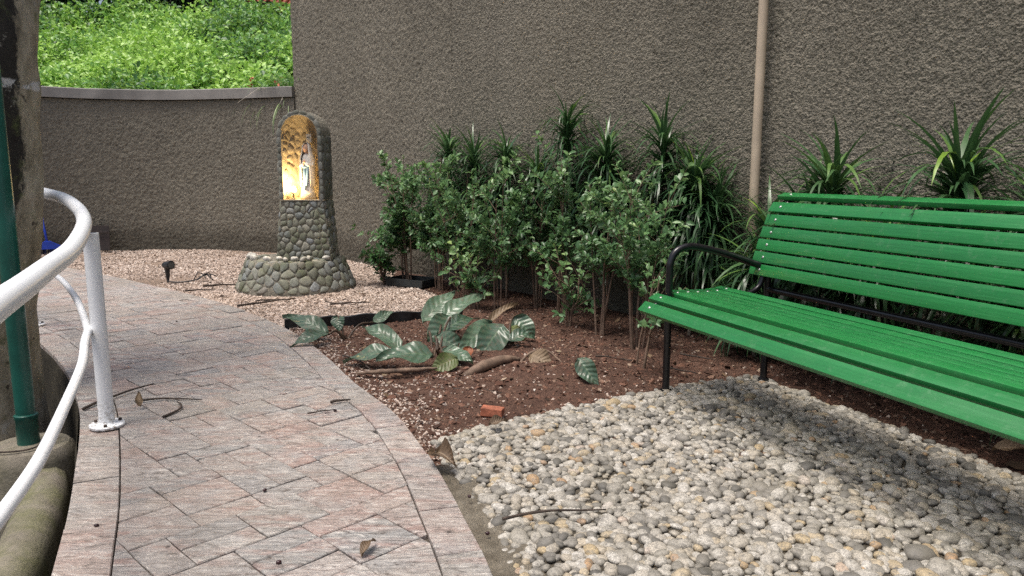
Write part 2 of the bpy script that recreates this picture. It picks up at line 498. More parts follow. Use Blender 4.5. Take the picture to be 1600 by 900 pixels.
M = {}
M['wall'] = m_wall()
M['coping'] = m_simple('grey coping paint', (0.25, 0.24, 0.225), 0.7, var=0.16, scale=3.5, bump=0.4, spec=0.3)
M['tile'] = m_tile('object'); M['tile_attr'] = m_tile('attr')
M['peb'] = m_pebble('object'); M['peb_attr'] = m_pebble('attr')
M['chip'] = m_chip()
M['mortar'] = m_ground('bedding mortar', (0.06, 0.052, 0.04), (0.12, 0.105, 0.08), (0.19, 0.165, 0.13))
M['joint'] = m_ground('joint dirt', (0.06, 0.051, 0.043), (0.12, 0.103, 0.086), (0.20, 0.175, 0.147))
M['soil'] = m_ground('red brown soil', (0.058, 0.031, 0.022), (0.114, 0.064, 0.046), (0.185, 0.110, 0.080), 22)
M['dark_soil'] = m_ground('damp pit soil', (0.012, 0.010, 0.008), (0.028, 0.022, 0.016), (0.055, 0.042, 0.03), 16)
M['gravel_ground'] = m_ground('sandy gravel base', (0.16, 0.115, 0.085), (0.30, 0.225, 0.175), (0.44, 0.36, 0.30), 60)
M['earth'] = m_ground('plain earth', (0.05, 0.04, 0.028), (0.08, 0.065, 0.045), (0.11, 0.09, 0.06), 5)
M['conc'] = m_moss_conc('weathered concrete', 0.25); M['moss_conc'] = m_moss_conc('mossy concrete', 0.6)
M['pit_conc'] = m_ground('pit side concrete', (0.022, 0.019, 0.013), (0.05, 0.044, 0.03), (0.085, 0.075, 0.052), 9)  # much darker than the other concrete; used for the path's side in the pit
M['strip'] = m_ground('dirty concrete strip', (0.10, 0.085, 0.062), (0.20, 0.175, 0.135), (0.30, 0.27, 0.215), 16)
M['rail'] = m_rail()
M['green_pole'] = m_simple('dark green enamel', (0.012, 0.092, 0.070), 0.3, var=0.2, scale=7, bump=0.06)
M['bench'] = m_bench()
M['black'] = m_simple('black gloss paint', (0.009, 0.009, 0.011), 0.22, var=0.25, scale=20, bump=0.12, bscale=200)
M['bolt'] = m_simple('zinc bolt', (0.62, 0.62, 0.60), 0.35, metal=0.8, var=0.1)
M['pipe'] = m_simple('beige pipe paint', (0.50, 0.41, 0.31), 0.5, var=0.10, scale=6, bump=0.1)
M['bark'] = m_bark()
M['black_plastic'] = m_simple('black plastic', (0.018, 0.020, 0.022), 0.42, var=0.3, scale=12)
M['edge_plastic'] = m_simple('scuffed black edging', (0.028, 0.034, 0.036), 0.4, var=0.4, scale=10)
M['blue_plastic'] = m_simple('blue plastic', (0.012, 0.042, 0.36), 0.35, var=0.15)
M['bristle'] = m_simple('dark bristle', (0.010, 0.016, 0.07), 0.8, var=0.3, scale=60)
M['board'] = m_simple('dark board', (0.028, 0.018, 0.016), 0.7, var=0.3, scale=7)
M['stone'] = m_stone('shrine river stone', [(0.0, (0.13, 0.135, 0.105)), (0.3, (0.21, 0.215, 0.165)), (0.5, (0.28, 0.28, 0.225)), (0.65, (0.19, 0.21, 0.205)), (0.8, (0.33, 0.315, 0.255)), (0.9, (0.25, 0.27, 0.28)), (1.0, (0.22, 0.19, 0.15))], 0.5)
M['rim_stone'] = m_stone('grey rim stone', [(0.0, (0.12, 0.12, 0.11)), (0.5, (0.18, 0.185, 0.17)), (1.0, (0.25, 0.25, 0.23))], 0.3)
M['white_stone'] = m_stone('white pebble', [(0.0, (0.5, 0.48, 0.42)), (1.0, (0.72, 0.70, 0.64))], 0.15)
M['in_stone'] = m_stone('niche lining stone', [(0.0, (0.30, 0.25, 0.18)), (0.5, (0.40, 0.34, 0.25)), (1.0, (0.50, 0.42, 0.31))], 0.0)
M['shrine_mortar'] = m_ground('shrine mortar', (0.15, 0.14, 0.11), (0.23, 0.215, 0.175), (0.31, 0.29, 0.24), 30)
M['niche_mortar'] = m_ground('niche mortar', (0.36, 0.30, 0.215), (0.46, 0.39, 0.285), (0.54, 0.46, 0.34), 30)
M['plaster_white'] = m_simple('painted plaster white', (0.70, 0.67, 0.61), 0.5, var=0.08)
M['plaster_blue'] = m_simple('painted plaster blue', (0.20, 0.33, 0.46), 0.45, var=0.1)
M['plaster_skin'] = m_simple('painted plaster skin', (0.55, 0.34, 0.23), 0.5, var=0.06)
M['plaster_brown'] = m_simple('painted plaster brown', (0.42, 0.22, 0.09), 0.5, var=0.06)
M['cream_plastic'] = m_simple('cream plastic', (0.72, 0.69, 0.60), 0.4, var=0.06)
M['glass_dark'] = m_simple('smoked lens', (0.09, 0.09, 0.085), 0.12, var=0.1, bump=0)
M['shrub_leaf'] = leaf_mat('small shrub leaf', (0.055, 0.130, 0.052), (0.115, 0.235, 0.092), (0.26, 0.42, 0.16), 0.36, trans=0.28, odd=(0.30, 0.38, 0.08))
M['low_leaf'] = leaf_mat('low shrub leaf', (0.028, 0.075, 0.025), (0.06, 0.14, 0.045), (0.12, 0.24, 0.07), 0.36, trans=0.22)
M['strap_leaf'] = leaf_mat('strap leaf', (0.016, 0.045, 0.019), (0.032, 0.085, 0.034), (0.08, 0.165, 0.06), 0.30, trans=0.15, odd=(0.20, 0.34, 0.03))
M['big_leaf'] = leaf_mat('broad ribbed leaf', (0.048, 0.092, 0.058), (0.080, 0.140, 0.088), (0.125, 0.20, 0.125), 0.30, vein=(0.13, 0.20, 0.115), vfreq=46, trans=0.10, src='object', dirt=0.55)
M['yellow_leaf'] = leaf_mat('yellowing leaf', (0.09, 0.12, 0.04), (0.14, 0.17, 0.05), (0.19, 0.21, 0.07), 0.45, vein=(0.22, 0.22, 0.10), vfreq=55, trans=0.1, src='object', dirt=0.5)
M['dry_leaf'] = leaf_mat('dry leaf', (0.10, 0.065, 0.038), (0.17, 0.115, 0.066), (0.23, 0.165, 0.10), 0.6, vein=(0.27, 0.20, 0.13), vfreq=55, trans=0.1, src='object', dirt=0.3)
M['rust_leaf'] = leaf_mat('rusty leaf', (0.26, 0.08, 0.03), (0.34, 0.11, 0.045), (0.40, 0.15, 0.06), 0.6, vein=(0.3, 0.14, 0.07), trans=0.1, src='object')
M['hill_leaf'] = leaf_mat('hillside leaf', (0.035, 0.12, 0.032), (0.17, 0.38, 0.065), (0.42, 0.66, 0.13), 0.42, trans=0.3)
M['hill_dark'] = leaf_mat('hilltop tree leaf', (0.018, 0.045, 0.020), (0.035, 0.085, 0.034), (0.075, 0.145, 0.055), 0.42, trans=0.2)
M['grass_blade'] = leaf_mat('arching grass blade', (0.09, 0.19, 0.05), (0.16, 0.29, 0.08), (0.30, 0.42, 0.17), 0.4, trans=0.25)
M['flower'] = m_simple('coral flower', (0.62, 0.16, 0.10), 0.6, var=0.1)
M['stem'] = m_simple('brown shrub stem', (0.20, 0.135, 0.095), 0.8, var=0.3, scale=16, bump=0.4)
M['pale_stem'] = m_simple('pale cane stem', (0.24, 0.20, 0.15), 0.75, var=0.3, scale=22, bump=0.4)
M['petiole'] = m_simple('red brown petiole', (0.085, 0.055, 0.035), 0.6, var=0.25, scale=20)
M['twig'] = m_simple('dead twig', (0.060, 0.043, 0.033), 0.85, var=0.35, scale=40, bump=0.5)
M['brick'] = m_simple('broken orange brick', (0.36, 0.125, 0.07), 0.85, var=0.3, scale=30, bump=0.6)
M['house_wall'] = m_simple('orange house wall', (0.56, 0.27, 0.13), 0.8, var=0.08, scale=2)
M['roof_tile'] = m_simple('terracotta tile', (0.34, 0.10, 0.055), 0.8, var=0.2, scale=4)
M['berry'] = m_simple('dark berry', (0.035, 0.012, 0.014), 0.35, var=0.2)
M['wood_white'] = m_simple('pale wood chip', (0.62, 0.57, 0.48), 0.8)
t = NT('lit bulb'); t.done((1, 0.8, 0.4), 0.3)
t.b.inputs['Emission Color'].default_value = (1.0, 0.70, 0.28, 1); t.b.inputs['Emission Strength'].default_value = 90
M['bulb'] = t.m

# ---------------------------------------------------------------- plan curves (metres)
PL = catmull([(-0.75, 0.70), (-1.0, 1.30), (-1.272, 1.885), (-1.506, 2.369), (-1.927, 3.151), (-2.243, 3.64), (-2.616, 4.148), (-3.109, 4.718), (-3.75, 5.32), (-4.8, 6.1), (-6.6, 7.1)])
PR = catmull([(0.22, 0.60), (0.08, 1.30), (-0.053, 1.885), (-0.182, 2.32), (-0.31, 2.708), (-0.527, 3.238), (-0.82, 3.755), (-1.193, 4.456), (-1.67, 5.228), (-2.40, 6.10), (-3.19, 6.86), (-4.15, 7.70), (-5.191, 8.52), (-6.9, 9.6)])
PL, _ = resample(PL, 0.05); PR, _ = resample(PR, 0.05)
WL = catmull([(-8.6, 8.2), (-7.4, 9.5), (-6.459, 10.367), (-5.865, 10.683), (-5.041, 10.849), (-4.06, 10.70), (-3.0, 10.40)])
WH = catmull([(-3.0, 10.43), (-2.25, 9.65), (-1.52, 8.73), (-0.6, 7.62), (0.35, 6.52), (1.08, 5.66), (1.70, 4.86), (2.12, 4.02), (2.60, 2.85), (3.10, 1.55), (3.6, 0.2), (4.1, -1.2)])
GROUND = 0.0

# ---------------------------------------------------------------- ground and beds
S = 300.0
me = mesh_py('ground', [(-S, -S, -0.56), (S, -S, -0.56), (S, S, -0.56), (-S, S, -0.56)], [(0, 1, 2, 3)], M['earth'], False)
tag(link('ground', me), kind='structure')

def strip_surface(A, B, z, nv):
    V = []; n = len(A)
    for i in range(n):
        for k in range(nv + 1):
            p = A[i] + (B[i] - A[i]) * k / nv
            V.append((p[0], p[1], z))
    Fc = [(i*(nv+1)+k, (i+1)*(nv+1)+k, (i+1)*(nv+1)+k+1, i*(nv+1)+k+1) for i in range(n-1) for k in range(nv)]
    return V, Fc

# pit floor under the tree: an uneven earth sheet below the path edge
gx, gy = np.meshgrid(np.linspace(-5.2, 0.4, 90), np.linspace(0.2, 6.6, 90), indexing='ij')
P = np.stack([gx.ravel(), gy.ravel()], 1)
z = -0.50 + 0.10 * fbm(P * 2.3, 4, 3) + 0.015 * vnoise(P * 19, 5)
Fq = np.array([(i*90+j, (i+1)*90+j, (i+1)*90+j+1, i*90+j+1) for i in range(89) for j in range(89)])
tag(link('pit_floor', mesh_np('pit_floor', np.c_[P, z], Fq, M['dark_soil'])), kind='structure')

# stone path: mortar slab with a concrete side down into the pit
A, _ = resample(PL, 0.05); B, _ = resample(PR, 0.06)
n = len(A)
ia = np.linspace(0, len(A)-1, n).astype(int); ib = np.linspace(0, len(B)-1, n).astype(int)
V, Fc = strip_surface(A[ia], B[ib], -0.016, 6)
b = len(V)
for q in A[ia]: V += [(q[0], q[1], -0.016), (q[0] + 0.01, q[1], -0.55)]
Fc += [(b+2*i, b+2*i+1, b+2*i+3, b+2*i+2) for i in range(n-1)]
b = len(V)
for q in B[ib]: V += [(q[0], q[1], -0.016), (q[0], q[1], -0.12)]
Fc += [(b+2*i, b+2*i+2, b+2*i+3, b+2*i+1) for i in range(n-1)]
me = mesh_py('stone_path', V, Fc, M['joint'], False)
path = tag(link('stone_path', me), kind='structure')
# the rendered side of the path inside the pit
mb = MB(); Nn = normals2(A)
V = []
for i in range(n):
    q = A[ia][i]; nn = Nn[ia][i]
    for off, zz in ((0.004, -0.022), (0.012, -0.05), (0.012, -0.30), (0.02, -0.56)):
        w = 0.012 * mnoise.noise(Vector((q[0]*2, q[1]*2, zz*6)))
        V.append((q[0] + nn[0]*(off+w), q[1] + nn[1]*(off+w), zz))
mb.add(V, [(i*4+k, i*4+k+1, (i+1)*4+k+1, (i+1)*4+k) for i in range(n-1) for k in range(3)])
mb.build('path_side', M['pit_conc'], path)

# gravel and soil beds on the right of the path, one sheet each up to (and past) the walls
EDGE = catmull([(-1.60, 5.25), (-1.2, 5.44), (-0.742, 5.588), (-0.45, 5.95), (-0.62, 6.6), (-0.95, 7.20), (-1.22, 7.46), (-1.3, 8.0), (-1.35, 8.7)], 10)   # gravel meets soil
def bed_grid(xr, yr, nx, ny):
    gx, gy = np.meshgrid(np.linspace(*xr, nx), np.linspace(*yr, ny), indexing='ij')
    Fq = np.array([(i*ny+j, (i+1)*ny+j, (i+1)*ny+j+1, i*ny+j+1) for i in range(nx-1) for j in range(ny-1)])
    return np.stack([gx.ravel(), gy.ravel()], 1), Fq
PRpoly = np.array(list(map(tuple, PR)))
right_of_path = np.array(list(map(tuple, PR)) + [(-7.5, 12.0), (5.5, 12.0), (5.5, -1.5), (0.3, -1.5)])
gravel_poly = np.array(list(map(tuple, PR[np.linalg.norm(PR - np.array([-1.62, 5.16]), axis=1).argmin():])) + [(-8.5, 10.8), (-8.0, 12.5), (-2.4, 12.0)] + list(map(tuple, EDGE[::-1])))
def soil_h(P):
    d = dist_poly(P, PR)
    h = -0.03 + 0.05 * (fbm(P * 1.8, 4, 21) - 0.4) + 0.03 * (fbm(P * 7, 3, 33) - 0.5)
    for (mx, my, s, a) in ((0.12, 3.86, 0.22, 0.07), (-0.33, 3.72, 0.18, 0.055), (-0.5, 4.5, 0.3, 0.035), (0.45, 4.1, 0.3, 0.03), (-0.05, 4.5, 0.3, 0.04)):
        h = h + a * np.exp(-((P[:, 0]-mx)**2 + (P[:, 1]-my)**2) / (2*s*s))
    return h * np.clip(d / 0.25, 0.25, 1) - 0.012 * np.clip(1 - d / 0.12, 0, 1) - 0.05 * np.clip((2.75 - P[:, 1]) / 0.15, 0, 1)
P, Fq = bed_grid((-2.2, 4.6), (-1.2, 9.4), 300, 430)
cent = P[Fq].mean(1)
keep = inside(cent, right_of_path) & ~inside(cent, gravel_poly) & (cent[:, 0] > -2.0)
z = soil_h(P)
used = np.unique(Fq[keep]); remap = np.full(len(P), -1); remap[used] = np.arange(len(used))
tag(link('soil_bed', mesh_np('soil_bed', np.c_[P, z][used], remap[Fq[keep]], M['soil'])), kind='structure')
def gravel_h(P): return -0.028 + 0.035 * (fbm(P * 1.4, 3, 41) - 0.5) + 0.008 * (vnoise(P * 9, 6) - 0.5)
P, Fq = bed_grid((-8.2, -0.2), (4.9, 11.2), 260, 210)
cent = P[Fq].mean(1)
big_grav = gravel_poly.copy()
keep = inside(cent, big_grav)
used = np.unique(Fq[keep]); remap = np.full(len(P), -1); remap[used] = np.arange(len(used))
tag(link('gravel_bed', mesh_np('gravel_bed', np.c_[P, gravel_h(P)][used], remap[Fq[keep]], M['gravel_ground'])), kind='structure')
# earth sheet right under both beds so that no gap opens at their seams
tag(link('courtyard_base', mesh_py('courtyard_base', [(q[0], q[1], -0.075) for q in right_of_path], [tuple(range(len(right_of_path)))], M['soil'], False)), kind='structure')

# ---------------------------------------------------------------- paving: tiles and border slabs
def clip_half(poly, p, nrm):
    out = []
    for i in range(len(poly)):
        a, b = poly[i], poly[(i+1) % len(poly)]
        da, db = float((a-p) @ nrm), float((b-p) @ nrm)
        if da >= 0: out.append(a)
        if (da >= 0) != (db >= 0): out.append(a + (b-a) * da / (da-db))
    return out
NL = normals2(PL); NR = normals2(PR)
IL = PL - NL * 0.150         # inner edge of the left border
IR = PR + NR * 0.135         # inner edge of the right border
TA = R(46); ea = np.array([math.cos(TA), math.sin(TA)]); eb = np.array([-ea[1], ea[0]])
CELL = 0.109
def slab_mesh(name, poly, h, mat, bev=0.004, rndv=None, tilt=(0, 0)):
    """a stone slab of the plan polygon (2-d, about its own centre), with a worn bevelled rim"""
    c = np.mean(poly, 0); n = len(poly); V = []; Fc = []
    for ring, (f, zz) in enumerate(((0.0, h - 0.030), (0.0, h - bev), (bev, h))):
        for p in poly:
            d = p - c; L = np.linalg.norm(d) + 1e-9
            q = c + d * max(0.2, (L - f) / L)
            V.append((q[0]-c[0], q[1]-c[1], zz + (q[0]-c[0])*tilt[0] + (q[1]-c[1])*tilt[1]))
    for r in (0, 1):
        Fc += [(r*n+i, r*n+(i+1) % n, (r+1)*n+(i+1) % n, (r+1)*n+i) for i in range(n)]
    Fc.append(tuple(2*n+i for i in range(n)))
    return V, Fc, c
occupied = {}
def free(cells): return all(c not in occupied for c in cells)
G0 = np.array([-0.9, 2.4]); slabs = []
NI = 95
rr = random.Random(11)
for j in range(-NI, NI):
    for i in range(-NI, NI):
        if (i, j) in occupied: continue
        x = rr.random()
        shapes = [(2, 1), (1, 2), (2, 2), (1, 1)] if x < 0.50 else ([(1, 2), (2, 1), (2, 2), (1, 1)] if x < 0.78 else [(2, 2), (2, 1), (1, 2), (1, 1)])
        for w, h in shapes:
            cells = [(i+a, j+b) for a in range(w) for b in range(h)]
            if free(cells): break
        for c in cells: occupied[c] = 1
        ctr = G0 + ea * (i + w/2) * CELL + eb * (j + h/2) * CELL
        if not (-7.5 < ctr[0] < 0.4 and 0.9 < ctr[1] < 10.0): continue
        slabs.append((i, j, w, h, ctr))
ctrs = np.array([s[4] for s in slabs])
def near_idx(C, P): return np.array([np.argmin(((C - p)**2).sum(1)) for p in P])
iL, iR = near_idx(IL, ctrs), near_idx(IR, ctrs)
pieces = []
GAP = 0.0012
for (i, j, w, h, ctr), a, b2 in zip(slabs, iL, iR):
    if (ctr - IL[a]) @ NL[a] > 0.25 or (ctr - IR[b2]) @ NR[b2] < -0.25: continue
    gj = GAP * rr.uniform(0.5, 1.7)
    wu, hu = w*CELL/2 - gj, h*CELL/2 - GAP * rr.uniform(0.5, 1.7)
    poly = [ctr + ea*sx*wu*rr.uniform(.985, 1) + eb*sy*hu*rr.uniform(.985, 1) for sx, sy in ((-1,-1),(1,-1),(1,1),(-1,1))]
    poly = [q for k in range(4) for q in (poly[k], poly[k]*.68 + poly[(k+1) % 4]*.32 + ea*rr.gauss(0, .0011) + eb*rr.gauss(0, .0011), poly[k]*.33 + poly[(k+1) % 4]*.67 + ea*rr.gauss(0, .0011) + eb*rr.gauss(0, .0011))]
    poly = clip_half(poly, IL[a] - NL[a]*0.0015, -NL[a])
    if len(poly) >= 3: poly = clip_half(poly, IR[b2] + NR[b2]*0.0015, NR[b2])
    if len(poly) < 3: continue
    pa = np.array(poly); area = 0.5*abs(np.dot(pa[:, 0], np.roll(pa[:, 1], 1)) - np.dot(pa[:, 1], np.roll(pa[:, 0], 1)))
    if area < 0.0006: continue
    d = np.linalg.norm(pa.mean(0))
    pieces.append((d / math.sqrt(area), pa, 'paving_tile'))
def border(C, Nrm, side, width, name):
    d = np.r_[0, np.cumsum(np.linalg.norm(np.diff(C, axis=0), axis=1))]
    s = 0.0; out = []
    while s < d[-1] - 0.3:
        L = rr.uniform(0.30, 0.50); ts = np.linspace(s + 0.003, s + L - 0.003, 6)
        px = np.stack([np.interp(ts, d, C[:, k]) for k in (0, 1)], 1)
        nn = np.stack([np.interp(ts, d, Nrm[:, k]) for k in (0, 1)], 1)
        o = px + nn * side * (width - 0.003)
        poly = np.r_[px, o[::-1]]
        if side > 0: poly = poly[::-1]
        ar = L * width
        out.append((np.linalg.norm(poly.mean(0)) / math.sqrt(ar), poly, name)); s += L
    return out
pieces += border(PL, NL, -1, 0.150, 'border_slab') + border(PR, NR, 1, 0.135, 'border_slab')
def seen(p): # roughly inside the picture
    x, y = p; return y > 1.7 and abs(x) < 0.73 * y
vis = [q for q in pieces if seen(q[1].mean(0))]; rest = [q for q in pieces if not seen(q[1].mean(0))]
vis.sort(key=lambda q: q[0])
far = MB(); far_r = []
def tile_height(): return 0.001 + rr.uniform(0, 0.0065)
for k, (_, pa, nm) in enumerate(vis + rest):
    if nm == 'paving_tile' and 0.5*np.dot(pa[:, 0], np.roll(pa[:, 1], 1)) - 0.5*np.dot(pa[:, 1], np.roll(pa[:, 0], 1)) > 0: pa = pa[::-1]
    pa = pa[::-1] if (np.dot(pa[:, 0], np.roll(pa[:, 1], -1)) - np.dot(pa[:, 1], np.roll(pa[:, 0], -1))) < 0 else pa
    V, Fc, c = slab_mesh(nm, pa, tile_height(), None, 0.0035, None, (rr.uniform(-.012, .012), rr.uniform(-.012, .012)))
    if k < 296:
        link(nm, mesh_py(nm, V, Fc, M['tile'], False), path, (c[0], c[1], 0))
    else:
        far.add([(v[0]+c[0], v[1]+c[1], v[2]) for v in V], Fc); far_r += [rr.random()] * len(V)
me = far.mesh('distant_paving', M['tile_attr'], False)
me.attributes.new('rnd', 'FLOAT', 'POINT').data.foreach_set('value', far_r)
tag(link('distant_paving', me, path), kind='stuff')

# dirty concrete strip between the path and the pebbles
sp = np.array([(-0.262, 2.66), (-0.19, 2.40), (-0.11, 2.12), (-0.02, 1.80), (0.10, 1.30), (0.2, 0.8)])
V = []
for k, q in enumerate(catmull(sp, 8)):
    wd = 0.04 + 0.07 * min(1, k / 12)
    for f in range(5):
        V.append((q[0] - 0.05 + (wd + 0.06) * f / 4, q[1] + 0.02 * f, 0.0 - 0.012 + 0.006 * math.sin(k * 1.3 + f * 2.1)))
n = len(V) // 5
tag(link('concrete_strip', mesh_py('concrete_strip', V, [(i*5+k, (i+1)*5+k, (i+1)*5+k+1, i*5+k+1)[::-1] for i in range(n-1) for k in range(4)], M['strip'])), kind='structure')

# ---------------------------------------------------------------- pebble bed
PEB = np.array([(-0.318, 2.93), (-0.26, 3.02), (-0.114, 3.151), (0.10, 3.30), (0.309, 3.42), (0.55, 3.58), (0.80, 3.71), (1.08, 3.86), (1.37, 3.93), (1.50, 3.58), (1.71, 3.06), (1.90, 2.58), (2.15, 1.98), (2.45, 1.25), (0.22, 1.25), (0.09, 1.55), (0.01, 1.885), (-0.03, 2.06), (-0.115, 2.32), (-0.20, 2.585), (-0.27, 2.74)])
def peb_h(P):
    d = dist_poly(P, np.r_[PEB, PEB[:1]])
    return -0.022 + 0.012 * np.clip(d / 0.10, 0, 1) + 0.02 * (fbm(P * 2.2, 3, 61) - 0.5)
P, Fq = bed_grid((-0.5, 2.6), (1.15, 4.1), 130, 130)
keep = inside(P[Fq].mean(1), PEB)
used = np.unique(Fq[keep]); remap = np.full(len(P), -1); remap[used] = np.arange(len(used))
bed = tag(link('pebble_bed', mesh_np('pebble_bed', np.c_[P, peb_h(P)][used], remap[Fq[keep]], M['mortar'])), kind='structure')
def pebble_temps(n, base=ICO2):
    out = []
    for k in range(n):
        V, Fc = base[0].copy(), base[1]
        nse = np.stack([fbm(V * 0.9 + k * 13.1 + 5 * d, 2, 70 + d) for d in range(3)], 1) - 0.5
        V = V * (1 + 0.55 * nse[:, :1]) + 0.28 * nse
        V = np.sign(V) * np.abs(V) ** rng.uniform(0.82, 1.0)
        out.append((V, Fc))
    return out
PT = pebble_temps(14)
sp = 0.0292
xs = np.arange(-0.45, 2.5, sp); ys = np.arange(1.25, 4.0, sp * 0.866)
X, Y = np.meshgrid(xs, ys, indexing='ij'); X = X + (np.arange(len(ys)) % 2)[None, :] * sp / 2
P = np.stack([X.ravel(), Y.ravel()], 1) + rng.normal(0, 0.0068, (X.size, 2))
P = P[inside(P, PEB)]
P2 = np.stack([rng.uniform(-0.4, 2.4, 160), rng.uniform(1.3, 4.0, 160)], 1); P2 = P2[inside(P2, PEB)]
nb = len(P); Pn = np.r_[P, P2]
sz = np.r_[rng.lognormal(0, 0.25, nb), rng.lognormal(0.0, 0.2, len(P2)) * 1.05] * 0.0165
sx = rng.uniform(1.0, 1.38, len(Pn)); sy = rng.uniform(0.80, 1.02, len(Pn)); szz = rng.uniform(0.50, 0.78, len(Pn))
SC = np.stack([sx, sy, szz], 1) * sz[:, None]
zz = peb_h(Pn) + SC[:, 2] * rng.uniform(0.3, 0.75, len(Pn)); zz[nb:] += 0.008
POS = np.c_[Pn, zz]
EU = np.stack([rng.normal(0, 0.14, len(Pn)), rng.normal(0, 0.14, len(Pn)), rng.uniform(0, 6.28, len(Pn))], 1)
dist = np.linalg.norm(POS - np.array([0, 0, 1.1]), axis=1)
vis = (POS[:, 1] > 1.92) & (np.abs(POS[:, 0]) < 0.69 * POS[:, 1] + 0.05)
score = np.where(vis, sz / dist, -1); order = np.argsort(-score)
near, rest = order[:296], order[296:]
peb_meshes = [mesh_np('pebble', V, Fc, M['peb'], True) for V, Fc in PT]
for k in near:
    o = link('pebble', peb_meshes[rng.integers(len(peb_meshes))], bed, POS[k], EU[k])
    o.scale = SC[k]
o = scatter('packed_pebbles', PT, POS[rest], rot_mats(EU[rest]), SC[rest], M['peb_attr'], True, bed)
tag(o, kind='stuff')

# ---------------------------------------------------------------- gravel chips, soil crumbs
def chip_temps(n):
    out = []
    for k in range(n):
        V = np.array([(1,0,0),(-1,0,0),(0,1,0),(0,-1,0),(0,0,1),(0,0,-1.)]) + rng.normal(0, 0.22, (6, 3))
        Fc = np.array([(0,2,4),(2,1,4),(1,3,4),(3,0,4),(2,0,5),(1,2,5),(3,1,5),(0,3,5)])
        out.append((V, Fc))
    return out
CT = chip_temps(10)
def sprinkle(name, P, h, size, mat, kind='stuff', label=None, parent=None, jit=0.3, lift=0.25):
    n = len(P); s = rng.lognormal(0, jit, n) * size
    SCl = np.stack([rng.uniform(0.9, 1.5, n), rng.uniform(0.7, 1.0, n), rng.uniform(0.4, 0.8, n)], 1) * s[:, None]
    o = scatter(name, CT, np.c_[P, h + SCl[:, 2] * lift], rot_mats(np.stack([rng.normal(0, .4, n), rng.normal(0, .4, n), rng.uniform(0, 6.28, n)], 1)), SCl, mat, False, parent)
    return tag(o, label, None, None, kind)
P = np.stack([rng.uniform(-7.5, -0.3, 165000), rng.uniform(4.95, 11.0, 165000)], 1)
P = P[inside(P, gravel_poly)]
wl = np.r_[WL, WH]
okk = (P[:, 0] > -0.73 * P[:, 1]) 
P = P[okk]
# clumps of leaf litter thin the chips here and there
P = P[fbm(P * 1.1, 3, 81) + rng.normal(0, .06, len(P)) > 0.33]
sprinkle('gravel', P, gravel_h(P), 0.0115, M['chip'], label='cream gravel chips spread between the path and the shrine')
# chips that strayed on to the soil bed and along the path edge
P = np.stack([rng.uniform(-1.7, 2.4, 80000), rng.uniform(1.9, 6.4, 80000)], 1)
P = P[inside(P, right_of_path) & ~inside(P, gravel_poly) & ~inside(P, PEB)]
d = dist_poly(P, PR[::3]); dp = dist_poly(P, np.r_[PEB, PEB[:1]])
pr = 0.62 * np.exp(-(d / 0.16)**2) + 0.09 * np.exp(-(d / 0.7)**2) + 0.16 * np.exp(-(dp / 0.12)**2) * (P[:, 0] < 0.7) + 0.012
pr *= np.where((P[:, 1] < 2.75) & (d < 0.28), 0.6, 1)
P = P[rng.random(len(P)) < pr * (0.4 + 1.2 * fbm(P * 4, 2, 88))]
sprinkle('stray_gravel', P, soil_h(P), 0.0072, M['chip'], label='loose cream chips strewn along the path edge and over the soil')
P = np.stack([rng.uniform(-1.7, 2.8, 60000), rng.uniform(1.6, 7.4, 60000)], 1)
P = P[inside(P, right_of_path) & ~inside(P, gravel_poly) & ~inside(P, PEB)]
P = P[rng.random(len(P)) < 0.75]
M['crumb'] = m_crumb('soil crumb', [(0.0, (0.040, 0.022, 0.016)), (0.5, (0.122, 0.061, 0.042)), (0.8, (0.185, 0.098, 0.066)), (0.95, (0.24, 0.165, 0.12)), (1.0, (0.34, 0.26, 0.19))])
sprinkle('soil_crumbs', P, soil_h(P), 0.0070, M['crumb'], label='red brown soil crumbs over the planting bed', jit=0.5, lift=0.1)
# litter: dry leaf scraps and bark bits on the beds
flat = (np.array([(0,-1,0),(.55,-.2,.12),(.4,.6,.05),(0,1,0.2),(-.45,.5,.1),(-.5,-.3,.05)]), np.array([(0,1,5),(1,2,4),(1,4,5),(2,3,4)]))
P = np.stack([rng.uniform(-6.5, 2.6, 5200), rng.uniform(1.7, 10.5, 5200)], 1)
P = P[inside(P, right_of_path) & ~inside(P, PEB)]
hz = np.where(inside(P, gravel_poly), gravel_h(P) + 0.012, soil_h(P) + 0.008)
prb = np.where(inside(P, gravel_poly), 0.30, 0.62)
kp = rng.random(len(P)) < prb; P, hz = P[kp], hz[kp]
M['litter'] = m_crumb('leaf litter', [(0.0, (0.035, 0.022, 0.015)), (0.5, (0.09, 0.055, 0.035)), (0.85, (0.17, 0.115, 0.07)), (1.0, (0.27, 0.21, 0.14))])
n = len(P)
tag(scatter('leaf_litter', [flat], np.c_[P, hz], rot_mats(np.stack([rng.normal(0, .3, n), rng.normal(0, .3, n), rng.uniform(0, 6.28, n)], 1)), rng.lognormal(0, .45, n) * 0.012, M['litter'], False), 'scraps of dry leaf littering the soil and gravel', None, None, 'stuff')

